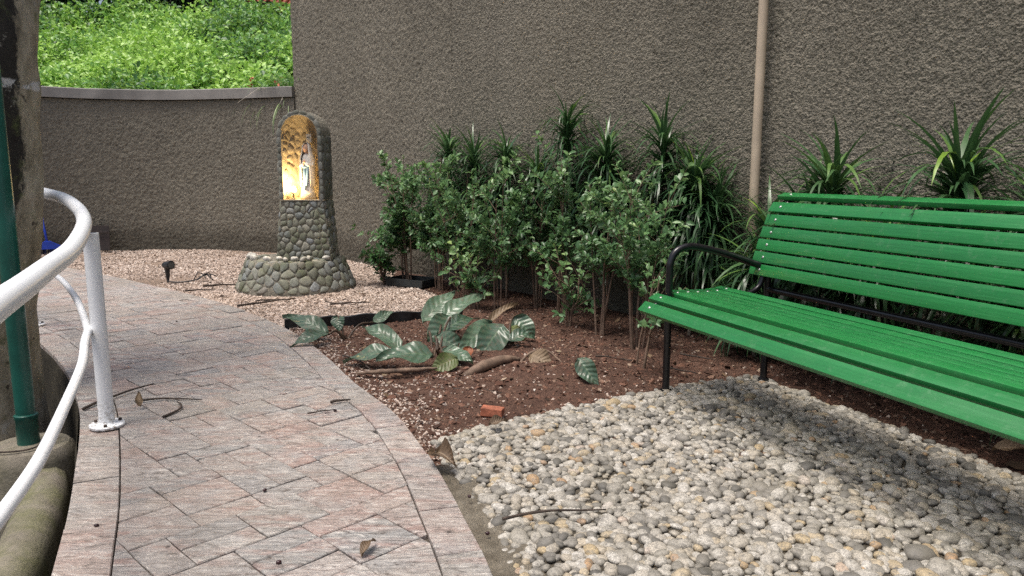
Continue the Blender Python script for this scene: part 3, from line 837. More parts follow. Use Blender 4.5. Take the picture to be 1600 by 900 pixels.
# ---------------------------------------------------------------- walls
def roughcast(curve, z0, z1, ds, dz, amp, name, parent, side, thick=0.22, blur=0):
    """wall body whose face has a real roughcast relief; side = +1 when the court lies left of the curve"""
    C, tt = resample(curve, ds)
    Nn = normals2(C) * side
    zs = np.arange(z0, z1 + 1e-6, dz); nz = len(zs); nu = len(C)
    g = rng.normal(0, 1, (nu, nz)); g2 = rng.normal(0, 1, (nu, nz))
    for _ in range(blur):
        g = (g * 2 + np.roll(g, 1, 0) + np.roll(g, -1, 0) + np.roll(g, 1, 1) + np.roll(g, -1, 1)) / 6
    for _ in range(3): g2 = (g2 + np.roll(g2, 1, 0) + np.roll(g2, -1, 0) + np.roll(g2, 1, 1) + np.roll(g2, -1, 1)) / 5
    d = np.clip(g / g.std(), -1.7, 2.0) * amp * 0.85 + np.clip(g2 / g2.std(), -2, 2) * amp * 0.12
    X = C[:, None, 0] + Nn[:, None, 0] * d; Y = C[:, None, 1] + Nn[:, None, 1] * d
    Z = np.broadcast_to(zs[None], (nu, nz)) + rng.normal(0, dz * .12, (nu, nz))
    V = np.stack([X, Y, Z], 2).reshape(-1, 3)
    I = (np.arange(nu - 1)[:, None] * nz + np.arange(nz - 1)[None]).ravel()
    Fq = np.stack([I, I + nz, I + nz + 1, I + 1], 1)
    if side < 0: pass
    else: Fq = Fq[:, ::-1]
    # back, top and ends
    b = len(V); nb = nu
    back = np.concatenate([np.c_[C - Nn * thick, np.full(nu, z0)], np.c_[C - Nn * thick, np.full(nu, z1)]])
    V = np.r_[V, back]
    i = np.arange(nu - 1)
    Fb = np.stack([b + i, b + i + 1, b + nu + i + 1, b + nu + i], 1)
    Ft = np.stack([i * nz + nz - 1, (i + 1) * nz + nz - 1, b + nu + i + 1, b + nu + i], 1)
    k = np.arange(nz - 1)
    V = np.r_[V, V[[0, nz-1]] , V[[(nu-1)*nz, nu*nz-1]]]
    e = b + 2 * nu
    Fe = np.array([[e, b, b + nu, e + 1], [e + 2, b + nu - 1, b + 2*nu - 1, e + 3]])
    me = mesh_np(name, V, np.r_[Fq, Fb, Ft, Fe], M['wall'], True)
    me.set_sharp_from_angle(angle=R(75))
    return link(name, me, parent)

hw = tag(empty('high_wall', (WH[0][0], WH[0][1], 0)), 'tall grey brown roughcast wall curving behind the bench and the shrubs', 'wall')
hw_inv = Matrix.Translation(-hw.location)
# visible stretch with fine relief, then the plain far-right stretch and the top course
def shift(o, root): o.location = Vector(o.location) - root.location; return o
cut = np.argmin(np.linalg.norm(WH - np.array([2.95, 1.95]), axis=1))
cut0 = np.argmin(np.linalg.norm(WH - np.array([-0.6, 7.62]), axis=1))
shift(roughcast(WH[:cut0+1], -0.25, 3.75, 0.0155, 0.0155, 0.0052, 'wall_face', hw, -1), hw)
shift(roughcast(WH[cut0:cut+1], -0.25, 2.95, 0.0098, 0.0098, 0.0036, 'wall_face', hw, -1), hw)
shift(roughcast(WH[cut0:cut+1], 2.949, 3.75, 0.05, 0.05, 0.004, 'wall_face', hw, -1), hw)
shift(roughcast(WH[cut:], -0.25, 3.75, 0.05, 0.05, 0.005, 'wall_face', hw, -1), hw)
C, _ = resample(WH, 0.1); Nn = normals2(C)
V = []
for q, nn in zip(C, Nn):
    for off, zz in ((-0.035, 3.75), (-0.035, 3.86), (0.255, 3.86), (0.255, 3.75)): V.append((q[0]+nn[0]*off, q[1]+nn[1]*off, zz))
n = len(C); Fc = [(4*i+k, 4*i+(k+1) % 4, 4*i+4+(k+1) % 4, 4*i+4+k) for i in range(n-1) for k in range(4)] + [(0, 1, 2, 3), (4*n-1, 4*n-2, 4*n-3, 4*n-4)]
o = link('wall_top', mesh_py('wall_top', V, Fc, M['coping'], False), hw); shift(o, hw)

lw = tag(empty('low_wall', (-5.0, 10.85, 0)), 'low curved roughcast wall with a smooth grey coping below the green hillside', 'wall')
shift(roughcast(WL, -0.25, 2.13, 0.0155, 0.0155, 0.0054, 'wall_face', lw, -1, 0.2), lw)
C, tt = resample(WL, 0.08); Nn = normals2(C)
s = 0; step = 15
while s < len(C) - 1:
    e = min(len(C) - 1, s + step); V = []
    for i in range(s, e + 1):
        q, nn = C[i], Nn[i]
        ft = (0.004 if i in (s, e) else 0)
        for off, zz in ((-0.045, 2.131), (-0.045, 2.262 - ft), (-0.035, 2.272 - ft), (0.23, 2.272), (0.23, 2.131)):
            V.append((q[0]+nn[0]*off, q[1]+nn[1]*off, zz))
    k = e - s + 1
    Fc = [(5*i+j, 5*i+(j+1) % 5, 5*i+5+(j+1) % 5, 5*i+5+j) for i in range(k-1) for j in range(5)] + [(0, 1, 2, 3, 4), tuple(5*k-1-j for j in range(5))]
    # a hairline joint between slabs
    me = mesh_py('coping_slab', V, Fc, M['coping'], False)
    o = link('coping_slab', me, lw); shift(o, lw)
    s = e

# rain pipe on the wall
pp = tag(empty('drain_pipe', (1.592, 4.88, 0)), 'beige drain pipe standing upright against the tall roughcast wall', 'pipe')
MB().tube([(0, 0, -0.1), (0, 0, 1.2), (0, 0, 2.0)], 0.0305, 16).build('pipe_length', M['pipe'], pp, sharp=50)
MB().tube([(0, 0, 2.0), (0, 0, 3.9)], 0.0305, 16).build('pipe_length', M['pipe'], pp, sharp=50)
MB().tube([(0, 0, 2.55), (0, 0, 2.552), (0, 0, 2.64), (0, 0, 2.642)], [0.0305, 0.035, 0.035, 0.0305], 16).build('collar', M['pipe'], pp, sharp=50)
for zz in (0.6, 2.9):
    MB().box((0.03, 0.045, zz), (0.10, 0.05, 0.03), Matrix.Rotation(R(-40), 3, 'Z'), 0.003).build('bracket', M['pipe'], pp, False)

# ---------------------------------------------------------------- hillside beyond the low wall
def hill_z(P):
    d = P[:, 1] - 11.2
    return 1.75 + np.clip(d, 0, 5.4) * 0.43 + np.clip(d - 5.4, 0, 40) * 0.03 + 0.9 * (fbm(P * 0.7, 3, 101) - 0.5) + 0.8 * (fbm(P * 1.7, 3, 107) - 0.5)
P, Fq = bed_grid((-16, 1.0), (10.95, 24), 110, 90)
z = hill_z(P); z[P[:, 1] < 11.1] = -0.5
sel = ~((P[Fq].mean(1)[:, 0] > -2.75) & (P[Fq].mean(1)[:, 1] < 10.9))
tag(link('hillside', mesh_np('hillside', np.c_[P, z], Fq[sel], M['dark_soil'])), kind='structure')
def small_leaf(w=0.5, fold=0.15):
    V = np.array([(0, 0, 0), (w*.8, .45, fold), (0, .5, 0), (-w*.8, .45, fold), (w*.55, .8, fold*.6), (0, 1, -.1), (-w*.55, .8, fold*.6)])
    Fc = np.array([(0, 1, 2), (0, 2, 3), (1, 4, 2), (2, 4, 5), (2, 5, 6), (2, 6, 3)])
    uv = np.c_[V[:, 0] / w, V[:, 1], np.zeros(7)]
    return (V, Fc, uv)
SL = [small_leaf(0.36, 0.10), small_leaf(0.44, 0.16), small_leaf(0.30, 0.05)]
n0 = 8600
P = np.stack([rng.uniform(-14, -1.6, n0), 11.25 + 10.5 * rng.random(n0)**1.35], 1)
keepc = (np.abs(P[:, 0]) < 0.80 * P[:, 1] + 1) & (P[:, 0] < -0.16 * P[:, 1])
P = P[keepc]
hz = hill_z(P)
pos, rd, TT, NN, ss = [], [], [], [], []
for (x, y), zb in zip(P, hz):
    bright = np.clip(0.52 + 2.2 * (fbm(np.array([[x*.9, y*.9]]), 2, 115)[0] - 0.5) + rng.normal(0, .10), 0, 1)
    hgt = rng.uniform(0.05, 0.62); k = 16
    c = np.array([x, y, zb + hgt])
    off = rng.normal(0, 1, (k, 3)) * np.array([0.11, 0.11, 0.07])
    pos.append(c + off)
    out = off / (np.linalg.norm(off, axis=1)[:, None] + 1e-6) * 0.8 + rng.normal(0, .5, (k, 3)) + np.array([0, -0.15, 0.05])
    TT.append(out); NN.append(np.array([0, -0.55, 1.0]) + rng.normal(0, .35, (k, 3)))
    rd.append(np.clip(bright + rng.normal(0, .14, k) - (hgt < .25) * .2, 0, 0.98)); ss.append(rng.uniform(0.065, 0.115, k) * (1 + 0.03 * (y - 11)))
pos, TT, NN = map(np.concatenate, (pos, TT, NN)); rd, ss = np.concatenate(rd), np.concatenate(ss)
tag(scatter('hillside_foliage', SL, pos, frames(TT, NN), ss, M['hill_leaf'], True, None, rd), 'dense bright green foliage covering the hillside', None, None, 'stuff')

def make_tree(name, label, base, height, crown_c, crown_r, nleaf, leafs, mat, trunk_r, limbs, group=None, cat='tree'):
    root = tag(empty(name, base), label, cat, group)
    mb = MB(); r = random.Random(sum(map(ord, label)))
    mb.tube([(0, 0, -0.3), (0.02, 0.03, height*.4), (crown_c[0]*.5, crown_c[1]*.5, height*.75)], [trunk_r*1.3, trunk_r, trunk_r*.7], 10)
    tips = []
    for k in range(limbs):
        a = 6.28 * k / limbs + r.uniform(-.3, .3)
        e = Vector((crown_c[0] + crown_r[0]*.75*math.cos(a), crown_c[1] + crown_r[1]*.75*math.sin(a), crown_c[2] + crown_r[2]*r.uniform(-.3, .6)))
        s0 = Vector((crown_c[0]*.45, crown_c[1]*.45, height*.68))
        mid = (s0 + e) / 2 + Vector((0, 0, .15*height*.3))
        mb.tube([s0, mid, e], [trunk_r*.5, trunk_r*.3, trunk_r*.1], 6); tips += [e, mid]
    mb.build('trunk', M['stem'], root)
    cl = []
    for k in range(limbs * 6):
        d = rng.normal(0, 1, 3); d /= np.linalg.norm(d); rr_ = rng.uniform(.35, 1.0)**.6
        cl.append(np.array(crown_c) + d * rr_ * np.array(crown_r))
    cl = np.array(cl); per = nleaf // len(cl)
    pos = np.concatenate([c + rng.normal(0, .24, (per, 3)) * np.array(crown_r) * .6 for c in cl])
    rd = np.concatenate([np.clip(rng.normal(rng.uniform(.2, .7), .15, per), 0, .98) for c in cl])
    n = len(pos); out = pos - np.array(crown_c)
    TTt = out / np.linalg.norm(out, axis=1)[:, None] + rng.normal(0, .7, (n, 3)); NNn = np.array([0, 0, 1.0]) + rng.normal(0, .5, (n, 3))
    scatter('crown', SL, pos, frames(TTt, NNn), rng.uniform(.7, 1.3, n) * leafs, mat, True, root, rd)
    return root
ht = [((-10.2, 17.2), 'dark bushy tree at the top left of the hillside'), ((-8.6, 18.3), 'dark tree at the hilltop between two others'), ((-12.4, 17.6), 'dark hilltop tree beside the mottled trunk'), ((-9.5, 18.6), 'dark tree standing behind the hilltop trees'), ((-11.3, 18.4), 'dark tree behind the tree beside the trunk'), ((-7.8, 19.2), 'dark tree just left of the orange house'), ((-7.0, 18.0), 'dark low tree at the top of the hill beside the orange house')]
for (q, lab), dz in zip(ht, (0.0, 0.1, 0.2, 0.3, 0.3, -0.1, -0.45)):
    zb = float(hill_z(np.array([q]))[0])
    make_tree('hilltop_tree', lab, (q[0], q[1], zb), 1.5 + dz, (0, 0, 1.55 + dz), (1.30, 0.9, 0.95), 3600, 0.13, M['hill_dark'], 0.07, 6, 'trees along the hilltop')

# orange house at the very top of the slope
hb = tag(empty('orange_house', (-8.35, 23.6, 0)), 'orange house with a terracotta roof peeping above the hillside', 'house')
MB().box((0, 1.8, 5.0), (5.2, 3.6, 3.0)).build('wall', M['house_wall'], hb, False)
rf = MB().add([(-3.0, -0.55, 6.02), (3.0, -0.55, 6.02), (3.0, 1.9, 7.3), (-3.0, 1.9, 7.3), (3.0, 4.2, 6.02), (-3.0, 4.2, 6.02),
               (-3.0, -0.55, 5.92), (3.0, -0.55, 5.92), (3.0, 4.2, 5.92), (-3.0, 4.2, 5.92)],
              [(0, 1, 2, 3), (3, 2, 4, 5), (0, 6, 7, 1), (6, 9, 8, 7), (5, 4, 8, 9), (1, 7, 8, 4, 2), (0, 3, 5, 9, 6)]).build('roof', M['roof_tile'], hb, False)
mb = MB()
for k in range(30):
    x = -2.9 + k * 0.2
    mb.tube([(x, -0.58, 6.05), (x, 1.85, 7.33)], 0.055, 6)
tag(mb.build('roof_tiles', M['roof_tile'], rf), kind='stuff')
fr = MB().box((1.2, -0.03, 5.0), (1.0, 0.08, 1.1)).build('window', M['plaster_white'], hb, False)
MB().box((1.2, -0.08, 5.0), (0.8, 0.04, 0.9)).build('pane', M['glass_dark'], fr, False)

# arching grass tuft and coral flowers over the end of the low wall
def strap(n=6, w=0.5, droop=0.5, fold=0.1):
    V = []; uv = []
    for i in range(n + 1):
        t = i / n; ww = w * (0.55 + 0.9 * t * (1 - t) * 2 if t < 0.5 else 1.0 * (1 - t)**0.7 * 1.25) * (1 if i < n else 0.0) + 0.001
        y = math.sin(t * droop * 1.6) / (droop * 1.6); z = -(1 - math.cos(t * droop * 1.6)) / (droop * 1.6)
        V += [(-ww, y, z + fold*ww), (0, y, z), (ww, y, z + fold*ww)]; uv += [(-1, t, 0), (0, t, 0), (1, t, 0)]
    Fc = []
    for i in range(n):
        for k in range(2):
            a = 3*i + k; Fc += [(a, a+1, a+4), (a, a+4, a+3)]
    return (np.array(V), np.array(Fc), np.array(uv))
gt = tag(empty('grass_tuft', (-3.15, 10.95, 2.1)), 'arching pale grass tuft spilling over the end of the low coping', 'grass tuft')
n = 70
az = rng.uniform(0, 6.28, n); el = rng.uniform(0.5, 1.45, n)
T = np.stack([np.cos(az)*np.cos(el) - .35, np.sin(az)*np.cos(el) - .25, np.sin(el)], 1)
U = np.cross(np.cross(T, [0, 0, 1.0]), T)
scatter('foliage', [strap(8, 0.012, 1.0), strap(8, 0.010, 1.3)], rng.normal(0, .05, (n, 3)) * [1, 1, .3], frames(T, U), rng.uniform(.55, 1.05, n), M['grass_blade'], True, gt)
for k, (a, b, c) in enumerate((((-.05, -.3, .12), (-.32, -.52, .16), (-.62, -.60, -.06)), ((.06, -.3, .1), (.02, -.5, .1), (-.05, -.62, -.12)))):
    MB().tube([(0, -.1, 0), a, b, c], [.006, .006, .005, .002], 5).build('hanging_blade', M['wood_white'], gt)
for k, (x, y, zz, lab) in enumerate(((-3.35, 10.9, 2.42, 'coral flower spike among the grass blades right of the other one'), (-3.75, 10.95, 2.40, 'coral flower spike above the coping left of the grass tuft'))):
    fl = tag(empty('coral_flower', (x, y, 2.1)), lab, 'flower', 'coral flowers above the coping')
    MB().tube([(0, 0, 0), (.01, 0, zz - 2.15)], .008, 5).build('stem', M['low_leaf'], fl)
    n = 9
    pos = np.stack([rng.normal(0, .03, n), rng.normal(0, .03, n), zz - 2.1 + rng.uniform(-.12, .06, n)], 1)
    T = rng.normal(0, 1, (n, 3)) + [0, 0, .6]
    scatter('petals', SL, pos, frames(T, rng.normal(0, 1, (n, 3))), np.full(n, .055), M['flower'], True, fl)['kind'] = 'stuff'

# ---------------------------------------------------------------- tree, pole, kerb in the pit
tr = tag(empty('tree', (-2.69, 3.62, -0.48)), 'mottled black and grey tree trunk with a white band beside the green pole', 'tree')
prof = [(-0.25, 0.36), (0.0, 0.30), (0.18, 0.27), (0.45, 0.252), (0.8, 0.252), (1.2, 0.252), (1.55, 0.262), (2.0, 0.258), (2.5, 0.25), (3.1, 0.25)]
seg = 40; V = []; zs = np.linspace(-0.25, 3.1, 90)
for zz in zs:
    r0 = np.interp(zz, [p[0] for p in prof], [p[1] for p in prof])
    cx = 0.0 + 0.035 * max(0, zz) + 0.05 * max(0, zz - 1.6) - 0.018 * math.sin(zz * 2.0); cy = 0.02 * zz
    for k in range(seg):
        a = 2*math.pi*k/seg
        w = mnoise.noise(Vector((math.cos(a)*1.4, math.sin(a)*1.4, zz*1.3))) * 0.05 + mnoise.noise(Vector((math.cos(a)*5, math.sin(a)*5, zz*5))) * 0.014
        if zz < 0.35: w += 0.04 * (0.35 - zz) * max(0, math.cos(5*a + 1.0))
        V.append((cx + (r0 + w)*math.cos(a), cy + (r0 + w)*math.sin(a), zz))
nz = len(zs)
Fc = [(i*seg+k, i*seg+(k+1) % seg, (i+1)*seg+(k+1) % seg, (i+1)*seg+k) for i in range(nz-1) for k in range(seg)] + [tuple((nz-1)*seg+k for k in range(seg))]
tme = mesh_py('trunk', V, Fc, M['bark'])
Va = np.array(V); sd = 0.8 * Va[:, 0] + 0.6 * Va[:, 1]; zw = Va[:, 2] - 0.48
soot = np.clip(0.5 + (np.interp(zw, [0.35, 0.5, 0.72, 1.0, 3], [-0.12, 0.02, 0.13, 0.26, 0.30]) - sd) * 6, 0, 1)
tme.attributes.new('soot', 'FLOAT', 'POINT').data.foreach_set('value', soot.astype(np.float32))
link('trunk', tme, tr)
top = Vector((0.19, 0.06, 3.0)); tips = []
for k, (dx, dy, dz) in enumerate(((-1.3, 0.5, 1.7), (-0.7, -1.0, 2.0), (0.6, 0.9, 2.2), (0.2, -0.3, 2.6), (-1.0, 1.3, 2.3))):
    e = top + Vector((dx, dy, dz)); m_ = top + Vector((dx*.4, dy*.4, dz*.55))
    MB().tube([top + Vector((0, 0, -.2)), m_, e], [0.17, 0.09, 0.03], 10).build('limb', M['bark'], tr)
    tips += [e, m_ + Vector((0, 0, .3)), (e + m_) / 2]
cl = np.array([np.array(tp) + rng.normal(0, .28, 3) for tp in tips for _ in range(4)])
pos = np.concatenate([c + rng.normal(0, .17, (15, 3)) for c in cl]); n = len(pos)
scatter('crown', SL, pos, frames(rng.normal(0, 1, (n, 3)) + [0, 0, -.2], np.array([0, 0, 1.]) + rng.normal(0, .4, (n, 3))), rng.uniform(.08, .14, n), M['hill_dark'], True, tr)

gp = tag(empty('green_pole', (-2.13, 3.10, -0.08)), 'dark green metal pole standing on a round concrete footing', 'pole')
MB().tube([(0, 0, -.02), (0, 0, 1.6), (0, 0, 3.2)], 0.0385, 20).build('post', M['green_pole'], gp, sharp=50)
MB().tube([(0, 0, 0.0), (0, 0, 0.115), (0, 0, 0.12), (0, 0, 0.135), (0, 0, 0.14)], [0.043, 0.043, 0.047, 0.047, 0.039], 20).build('collar', M['green_pole'], gp, sharp=50)
MB().lathe([(0.039, 3.2), (0.045, 3.205), (0.045, 3.23), (0.0, 3.25)], 16).build('cap', M['green_pole'], gp)
MB().lathe([(0.185, -0.5), (0.18, -0.06), (0.172, -0.022), (0.155, -0.004), (0.075, 0.004), (0.0, 0.006)], 32).build('footing', M['conc'], gp, sharp=40)
sc_ = MB()
C = catmull([(-0.14, -0.06, 0.01), (-0.1, -0.11, 0.012), (-0.02, -0.13, 0.012), (0.07, -0.09, 0.012), (0.10, -0.02, 0.03), (0.13, 0.05, 0.06)], 6)
sc_.tube([tuple(q) for q in C], 0.004, 5).build('wire', M['twig'], gp)

kb = tag(empty('mossy_kerb', (-1.72, 2.5, -0.5)), 'mossy rounded concrete kerb curving below the path edge', 'kerb')
C = catmull([(-2.02, 3.02), (-1.90, 2.81), (-1.775, 2.532), (-1.66, 2.259), (-1.565, 2.0), (-1.48, 1.72), (-1.40, 1.3), (-1.3, 0.9)], 10)
Nn = normals2(C); V = []
pf = [(-.085, -0.6), (-.085, -.23), (-.075, -.185), (-.045, -.155), (0, -.145), (.045, -.155), (.075, -.185), (.085, -.23), (.085, -.6)]
for i, (q, nn) in enumerate(zip(C, Nn)):
    for (o_, zz) in pf:
        w = 0.006 * mnoise.noise(Vector((q[0]*9, q[1]*9, zz*9)))
        V.append((q[0] + nn[0]*(o_+w) + 1.72, q[1] + nn[1]*(o_+w) - 2.5, zz + 0.5 + w))
k = len(pf)
link('kerb_body', mesh_py('kerb_body', V, [(i*k+j, (i+1)*k+j, (i+1)*k+j+1, i*k+j+1)[::-1] for i in range(len(C)-1) for j in range(k-1)], M['moss_conc']), kb)

# ---------------------------------------------------------------- white railing
rl = tag(empty('railing', (-1.767, 3.083, 0)), 'white tubular railing with a thick curved handrail around the tree pit', 'railing')
o0 = Vector(rl.location)
HR = catmull([(-0.60, 0.50, .836), (-0.894, 1.155, .838), (-1.032, 1.461, .84), (-1.124, 1.677, .842), (-1.251, 1.963, .845), (-1.431, 2.376, .852), (-1.686, 2.884, .872), (-1.855, 3.197, .90), (-2.062, 3.509, .935), (-2.341, 3.867, .968), (-2.677, 4.236, .988), (-3.06, 4.72, 1.0), (-3.47, 5.20, 1.0), (-4.0, 5.65, 1.0), (-4.9, 6.3, 1.0)], 8)
MB().tube([Vector(q) - o0 for q in HR], 0.0295, 20).build('handrail', M['rail'], rl, sharp=60)
LR1 = catmull([(-0.80, 0.75, .40), (-1.009, 1.288, .40), (-1.054, 1.423, .40), (-1.165, 1.723, .40), (-1.34, 2.119, .405), (-1.542, 2.564, .42), (-1.70, 2.86, .432), (-1.80, 3.06, .44)], 8)
LR2 = catmull([(-1.80, 3.06, .44), (-2.03, 3.42, .444), (-2.301, 3.826, .45), (-2.753, 4.457, .45), (-3.10, 4.87, .45), (-3.44, 5.21, .45), (-4.0, 5.68, .45), (-4.9, 6.34, .45)], 8)
MB().tube([Vector(q) - o0 for q in LR1], 0.0165, 14).build('lower_rail', M['rail'], rl, sharp=60)
MB().tube([Vector(q) - o0 for q in LR2], 0.0165, 14).build('lower_rail', M['rail'], rl, sharp=60)
MB().tube([Vector(q) - o0 for q in [(-1.815, 3.075, .44), (-1.775, 3.085, .44)]], 0.014, 10).build('rail_bracket', M['rail'], rl)
for (x, y, top_) in ((-1.767, 3.083, 0.85), (-3.456, 5.215, 0.985), (-0.86, 1.05, 0.81)):
    mb = MB(); mb.tube([(x-o0.x, y-o0.y, 0.004), (x-o0.x, y-o0.y, .4), (x-o0.x, y-o0.y, top_)], 0.0315, 20)
    post = mb.build('post', M['rail'], rl, sharp=60)
    MB().lathe([(0.070, 0.004), (0.072, 0.007), (0.072, 0.014), (0.069, 0.017), (0.038, 0.018), (0.034, 0.024)], 28, (x-o0.x, y-o0.y, 0.004)).build('base_flange', M['rail'], post, sharp=40)
    for k in range(3):
        a = 0.9 + k * 2.09
        MB().lathe([(0.008, 0.018), (0.008, 0.025), (0.004, 0.028)], 6, (x-o0.x + .055*math.cos(a), y-o0.y + .055*math.sin(a), 0.004)).build('bolt', M['twig'], post)

# ---------------------------------------------------------------- green slatted bench
ax = R(-69.5)                       # the bench runs from its far left end towards the camera's right
bn = tag(empty('bench', (0.786, 3.640, 0.0), ax), 'green slatted bench with a black tubular frame on the pebble bed', 'bench')
# local x along the bench, local y from the front legs to the back legs
LEN = 2.3
def slat(name, y, z, w, th, tilt, x0=-0.065, x1=LEN + 0.065):
    Mx = Matrix.Rotation(tilt, 3, 'X')
    L = x1 - x0
    bm = bmesh.new(); bmesh.ops.create_cube(bm, size=1)
    for v in bm.verts: v.co = Vector((v.co.x * L, v.co.y * w, v.co.z * th))
    bmesh.ops.bevel(bm, geom=bm.edges[:], offset=0.0045, segments=2, profile=0.6, affect='EDGES')
    me = bpy.data.meshes.new(name); bm.to_mesh(me); bm.free(); me.materials.append(M['bench'])
    me.polygons.foreach_set('use_smooth', [True]*len(me.polygons)); me.set_sharp_from_angle(angle=R(35))
    o = link(name, me, bn, ((x0+x1)/2, y, z), (tilt, 0, 0))
    o['slat'] = 1
    for bx in (0.012, LEN - 0.012):
        p = Mx @ Vector((0, 0.0, th/2 + 0.0005))
        mb = MB(); mb.lathe([(0.0075, -0.001), (0.0075, 0.0012), (0.0055, 0.0028), (0.0015, 0.0034)], 10)
        q = mb.build('bolt', M['bolt'], o, loc=(bx - (x0+x1)/2, 0, th/2))
    return o
seat = [(-0.108, 0.430, 0.062, R(44)), (-0.048, 0.474, 0.058, R(24)), (0.046, 0.492, 0.050, R(6)), (0.105, 0.492, 0.048, R(0)), (0.164, 0.490, 0.048, R(-2)), (0.223, 0.488, 0.048, R(0)), (0.282, 0.490, 0.048, R(4)), (0.338, 0.497, 0.046, R(9))]
for y, z, w, ti in seat: slat('seat_slat', y, z, w, 0.028, ti)
back = []
for k in range(7):
    f = k / 6
    y = 0.548 + 0.105 * f + 0.035 * f * f; z = 0.592 + 0.385 * f
    ti = R(90 - 14 - 7 * f) if k < 6 else R(20)
    if k == 5: ti = R(56)
    back.append((y + (0.030 if k == 6 else 0), z + (0.000 if k == 6 else 0.005), 0.0585 if k < 6 else 0.052, ti - math.pi if False else ti))
for y, z, w, ti in back: slat('back_slat', y, z, w, 0.024, ti)
# in the local frame a positive rotation about x lifts the rear edge; the face must look to the front and up
RT = 0.0185
for x in (0.0, LEN):
    arm = catmull([(x, 0, 0.0), (x, 0, 0.30), (x, 0, 0.60), (x, 0.006, 0.665), (x, 0.03, 0.708), (x, 0.075, 0.730), (x, 0.14, 0.733), (x, 0.30, 0.698), (x, 0.44, 0.655), (x, 0.555, 0.618)], 6)
    MB().tube([tuple(q) for q in arm], RT, 14).build('armrest_leg', M['black'], bn, sharp=60)
    MB().lathe([(0.030, 0.0), (0.030, 0.005), (RT, 0.007)], 16, (x, 0, 0.001)).build('foot', M['black'], bn, sharp=40)
    sup = catmull([(x, 0.735, 0.968), (x, 0.680, 0.90), (x, 0.625, 0.76), (x, 0.588, 0.64), (x, 0.572, 0.56), (x, 0.545, 0.505), (x, 0.48, 0.474), (x, 0.40, 0.466), (x, 0.20, 0.462), (x, 0.0, 0.462), (x, -0.06, 0.452), (x, -0.105, 0.425)], 5)
    MB().tube([tuple(q) for q in sup], 0.0145, 12).build('seat_support', M['black'], bn, sharp=60)
    MB().tube([(x, 0.61, 0.0), (x, 0.61, 0.25), (x, 0.604, 0.55), (x, 0.612, 0.66)], RT, 14).build('rear_leg', M['black'], bn, sharp=60)
    MB().lathe([(0.030, 0.0), (0.030, 0.005), (RT, 0.007)], 16, (x, 0.61, 0.001)).build('foot', M['black'], bn, sharp=40)
MB().tube([(0.0, 0.606, 0.492), (LEN/2, 0.606, 0.492), (LEN, 0.606, 0.492)], 0.017, 12).build('rear_brace', M['black'], bn, sharp=60)
MB().tube([(0.0, 0.20, 0.440), (LEN, 0.20, 0.440)], 0.0135, 10).build('under_brace', M['black'], bn, sharp=60)

# ---------------------------------------------------------------- shrine
sh = tag(empty('shrine', (-2.00, 7.30, 0.0), R(-2)), 'rounded stone shrine with a lit arched niche in front of the wall', 'shrine')
LIM = {}
def voronoi_stones(Smap, w, h, spacing, mat, parent, bulge=0.5, name='stone', gapf=0.006, irregular=0.30, accept=None, wrap=False, maxn=400, seed=1):
    """rounded stones fitted side by side on a surface: cells of a jittered grid, shrunk, rounded and domed"""
    r = np.random.default_rng(seed)
    nx = max(1, int(round(w / spacing))); ny = max(1, int(round(h / (spacing * .8))))
    pts = []
    for j in range(-1, ny + 1):
        for i in range(-1, nx + 1):
            pts.append(((i + .5 + (j % 2) * .5 + r.normal(0, irregular*.75)) * w / nx, (j + .5 + r.normal(0, irregular*.6)) * h / ny))
    pts = np.array(pts)
    for p in pts:
        if not (0 < p[0] < w and 0 < p[1] < h): continue
        if accept is not None and not accept(p): continue
        if LIM.get(name, 0) >= 296: return
        poly = [p + np.array(q) for q in ((-.2, -.2), (.2, -.2), (.2, .2), (-.2, .2))]
        near = pts[np.argsort(((pts - p)**2).sum(1))[1:14]]
        for q in near:
            m_ = (p + q) / 2; nn = (p - q) / np.linalg.norm(p - q)
            poly = clip_half(poly, m_ + nn * gapf / 2, nn)
        for lim, nn in (((0, 0), (1, 0)), ((w, 0), (-1, 0)), ((0, 0), (0, 1)), ((0, h), (0, -1))):
            if len(poly) >= 3: poly = clip_half(poly, np.array(lim, float), np.array(nn, float))
        if len(poly) < 3: continue
        poly = np.array(poly); c = poly.mean(0)
        # rounded outline: points of a chaikin curve
        for _ in range(1):
            a = poly * .75 + np.roll(poly, -1, 0) * .25; b_ = poly * .25 + np.roll(poly, -1, 0) * .75
            poly = np.stack([a, b_], 1).reshape(-1, 2)
        R_ = np.linalg.norm(poly - c, axis=1).mean(); hgt = R_ * bulge * r.uniform(.7, 1.2)
        if R_ < 0.012: continue
        V = []; n = len(poly)
        for f, zz in ((1.0, -0.006), (0.94, .45), (0.70, .85)):
            for q in poly:
                u = c + (q - c) * f; pos_, nr_ = Smap(u[0], u[1])
                V.append(pos_ + nr_ * (hgt * zz if zz > 0 else zz))
        pc, nr_ = Smap(c[0], c[1]); V.append(pc + nr_ * hgt)
        Fc = [(k*n+i, k*n+(i+1) % n, (k+1)*n+(i+1) % n, (k+1)*n+i) for k in (0, 1) for i in range(n)] + [(2*n+i, 2*n+(i+1) % n, 3*n) for i in range(n)]
        V = [v - pc for v in V]
        link(name, mesh_py(name, V, Fc, mat), parent, pc); LIM[name] = LIM.get(name, 0) + 1
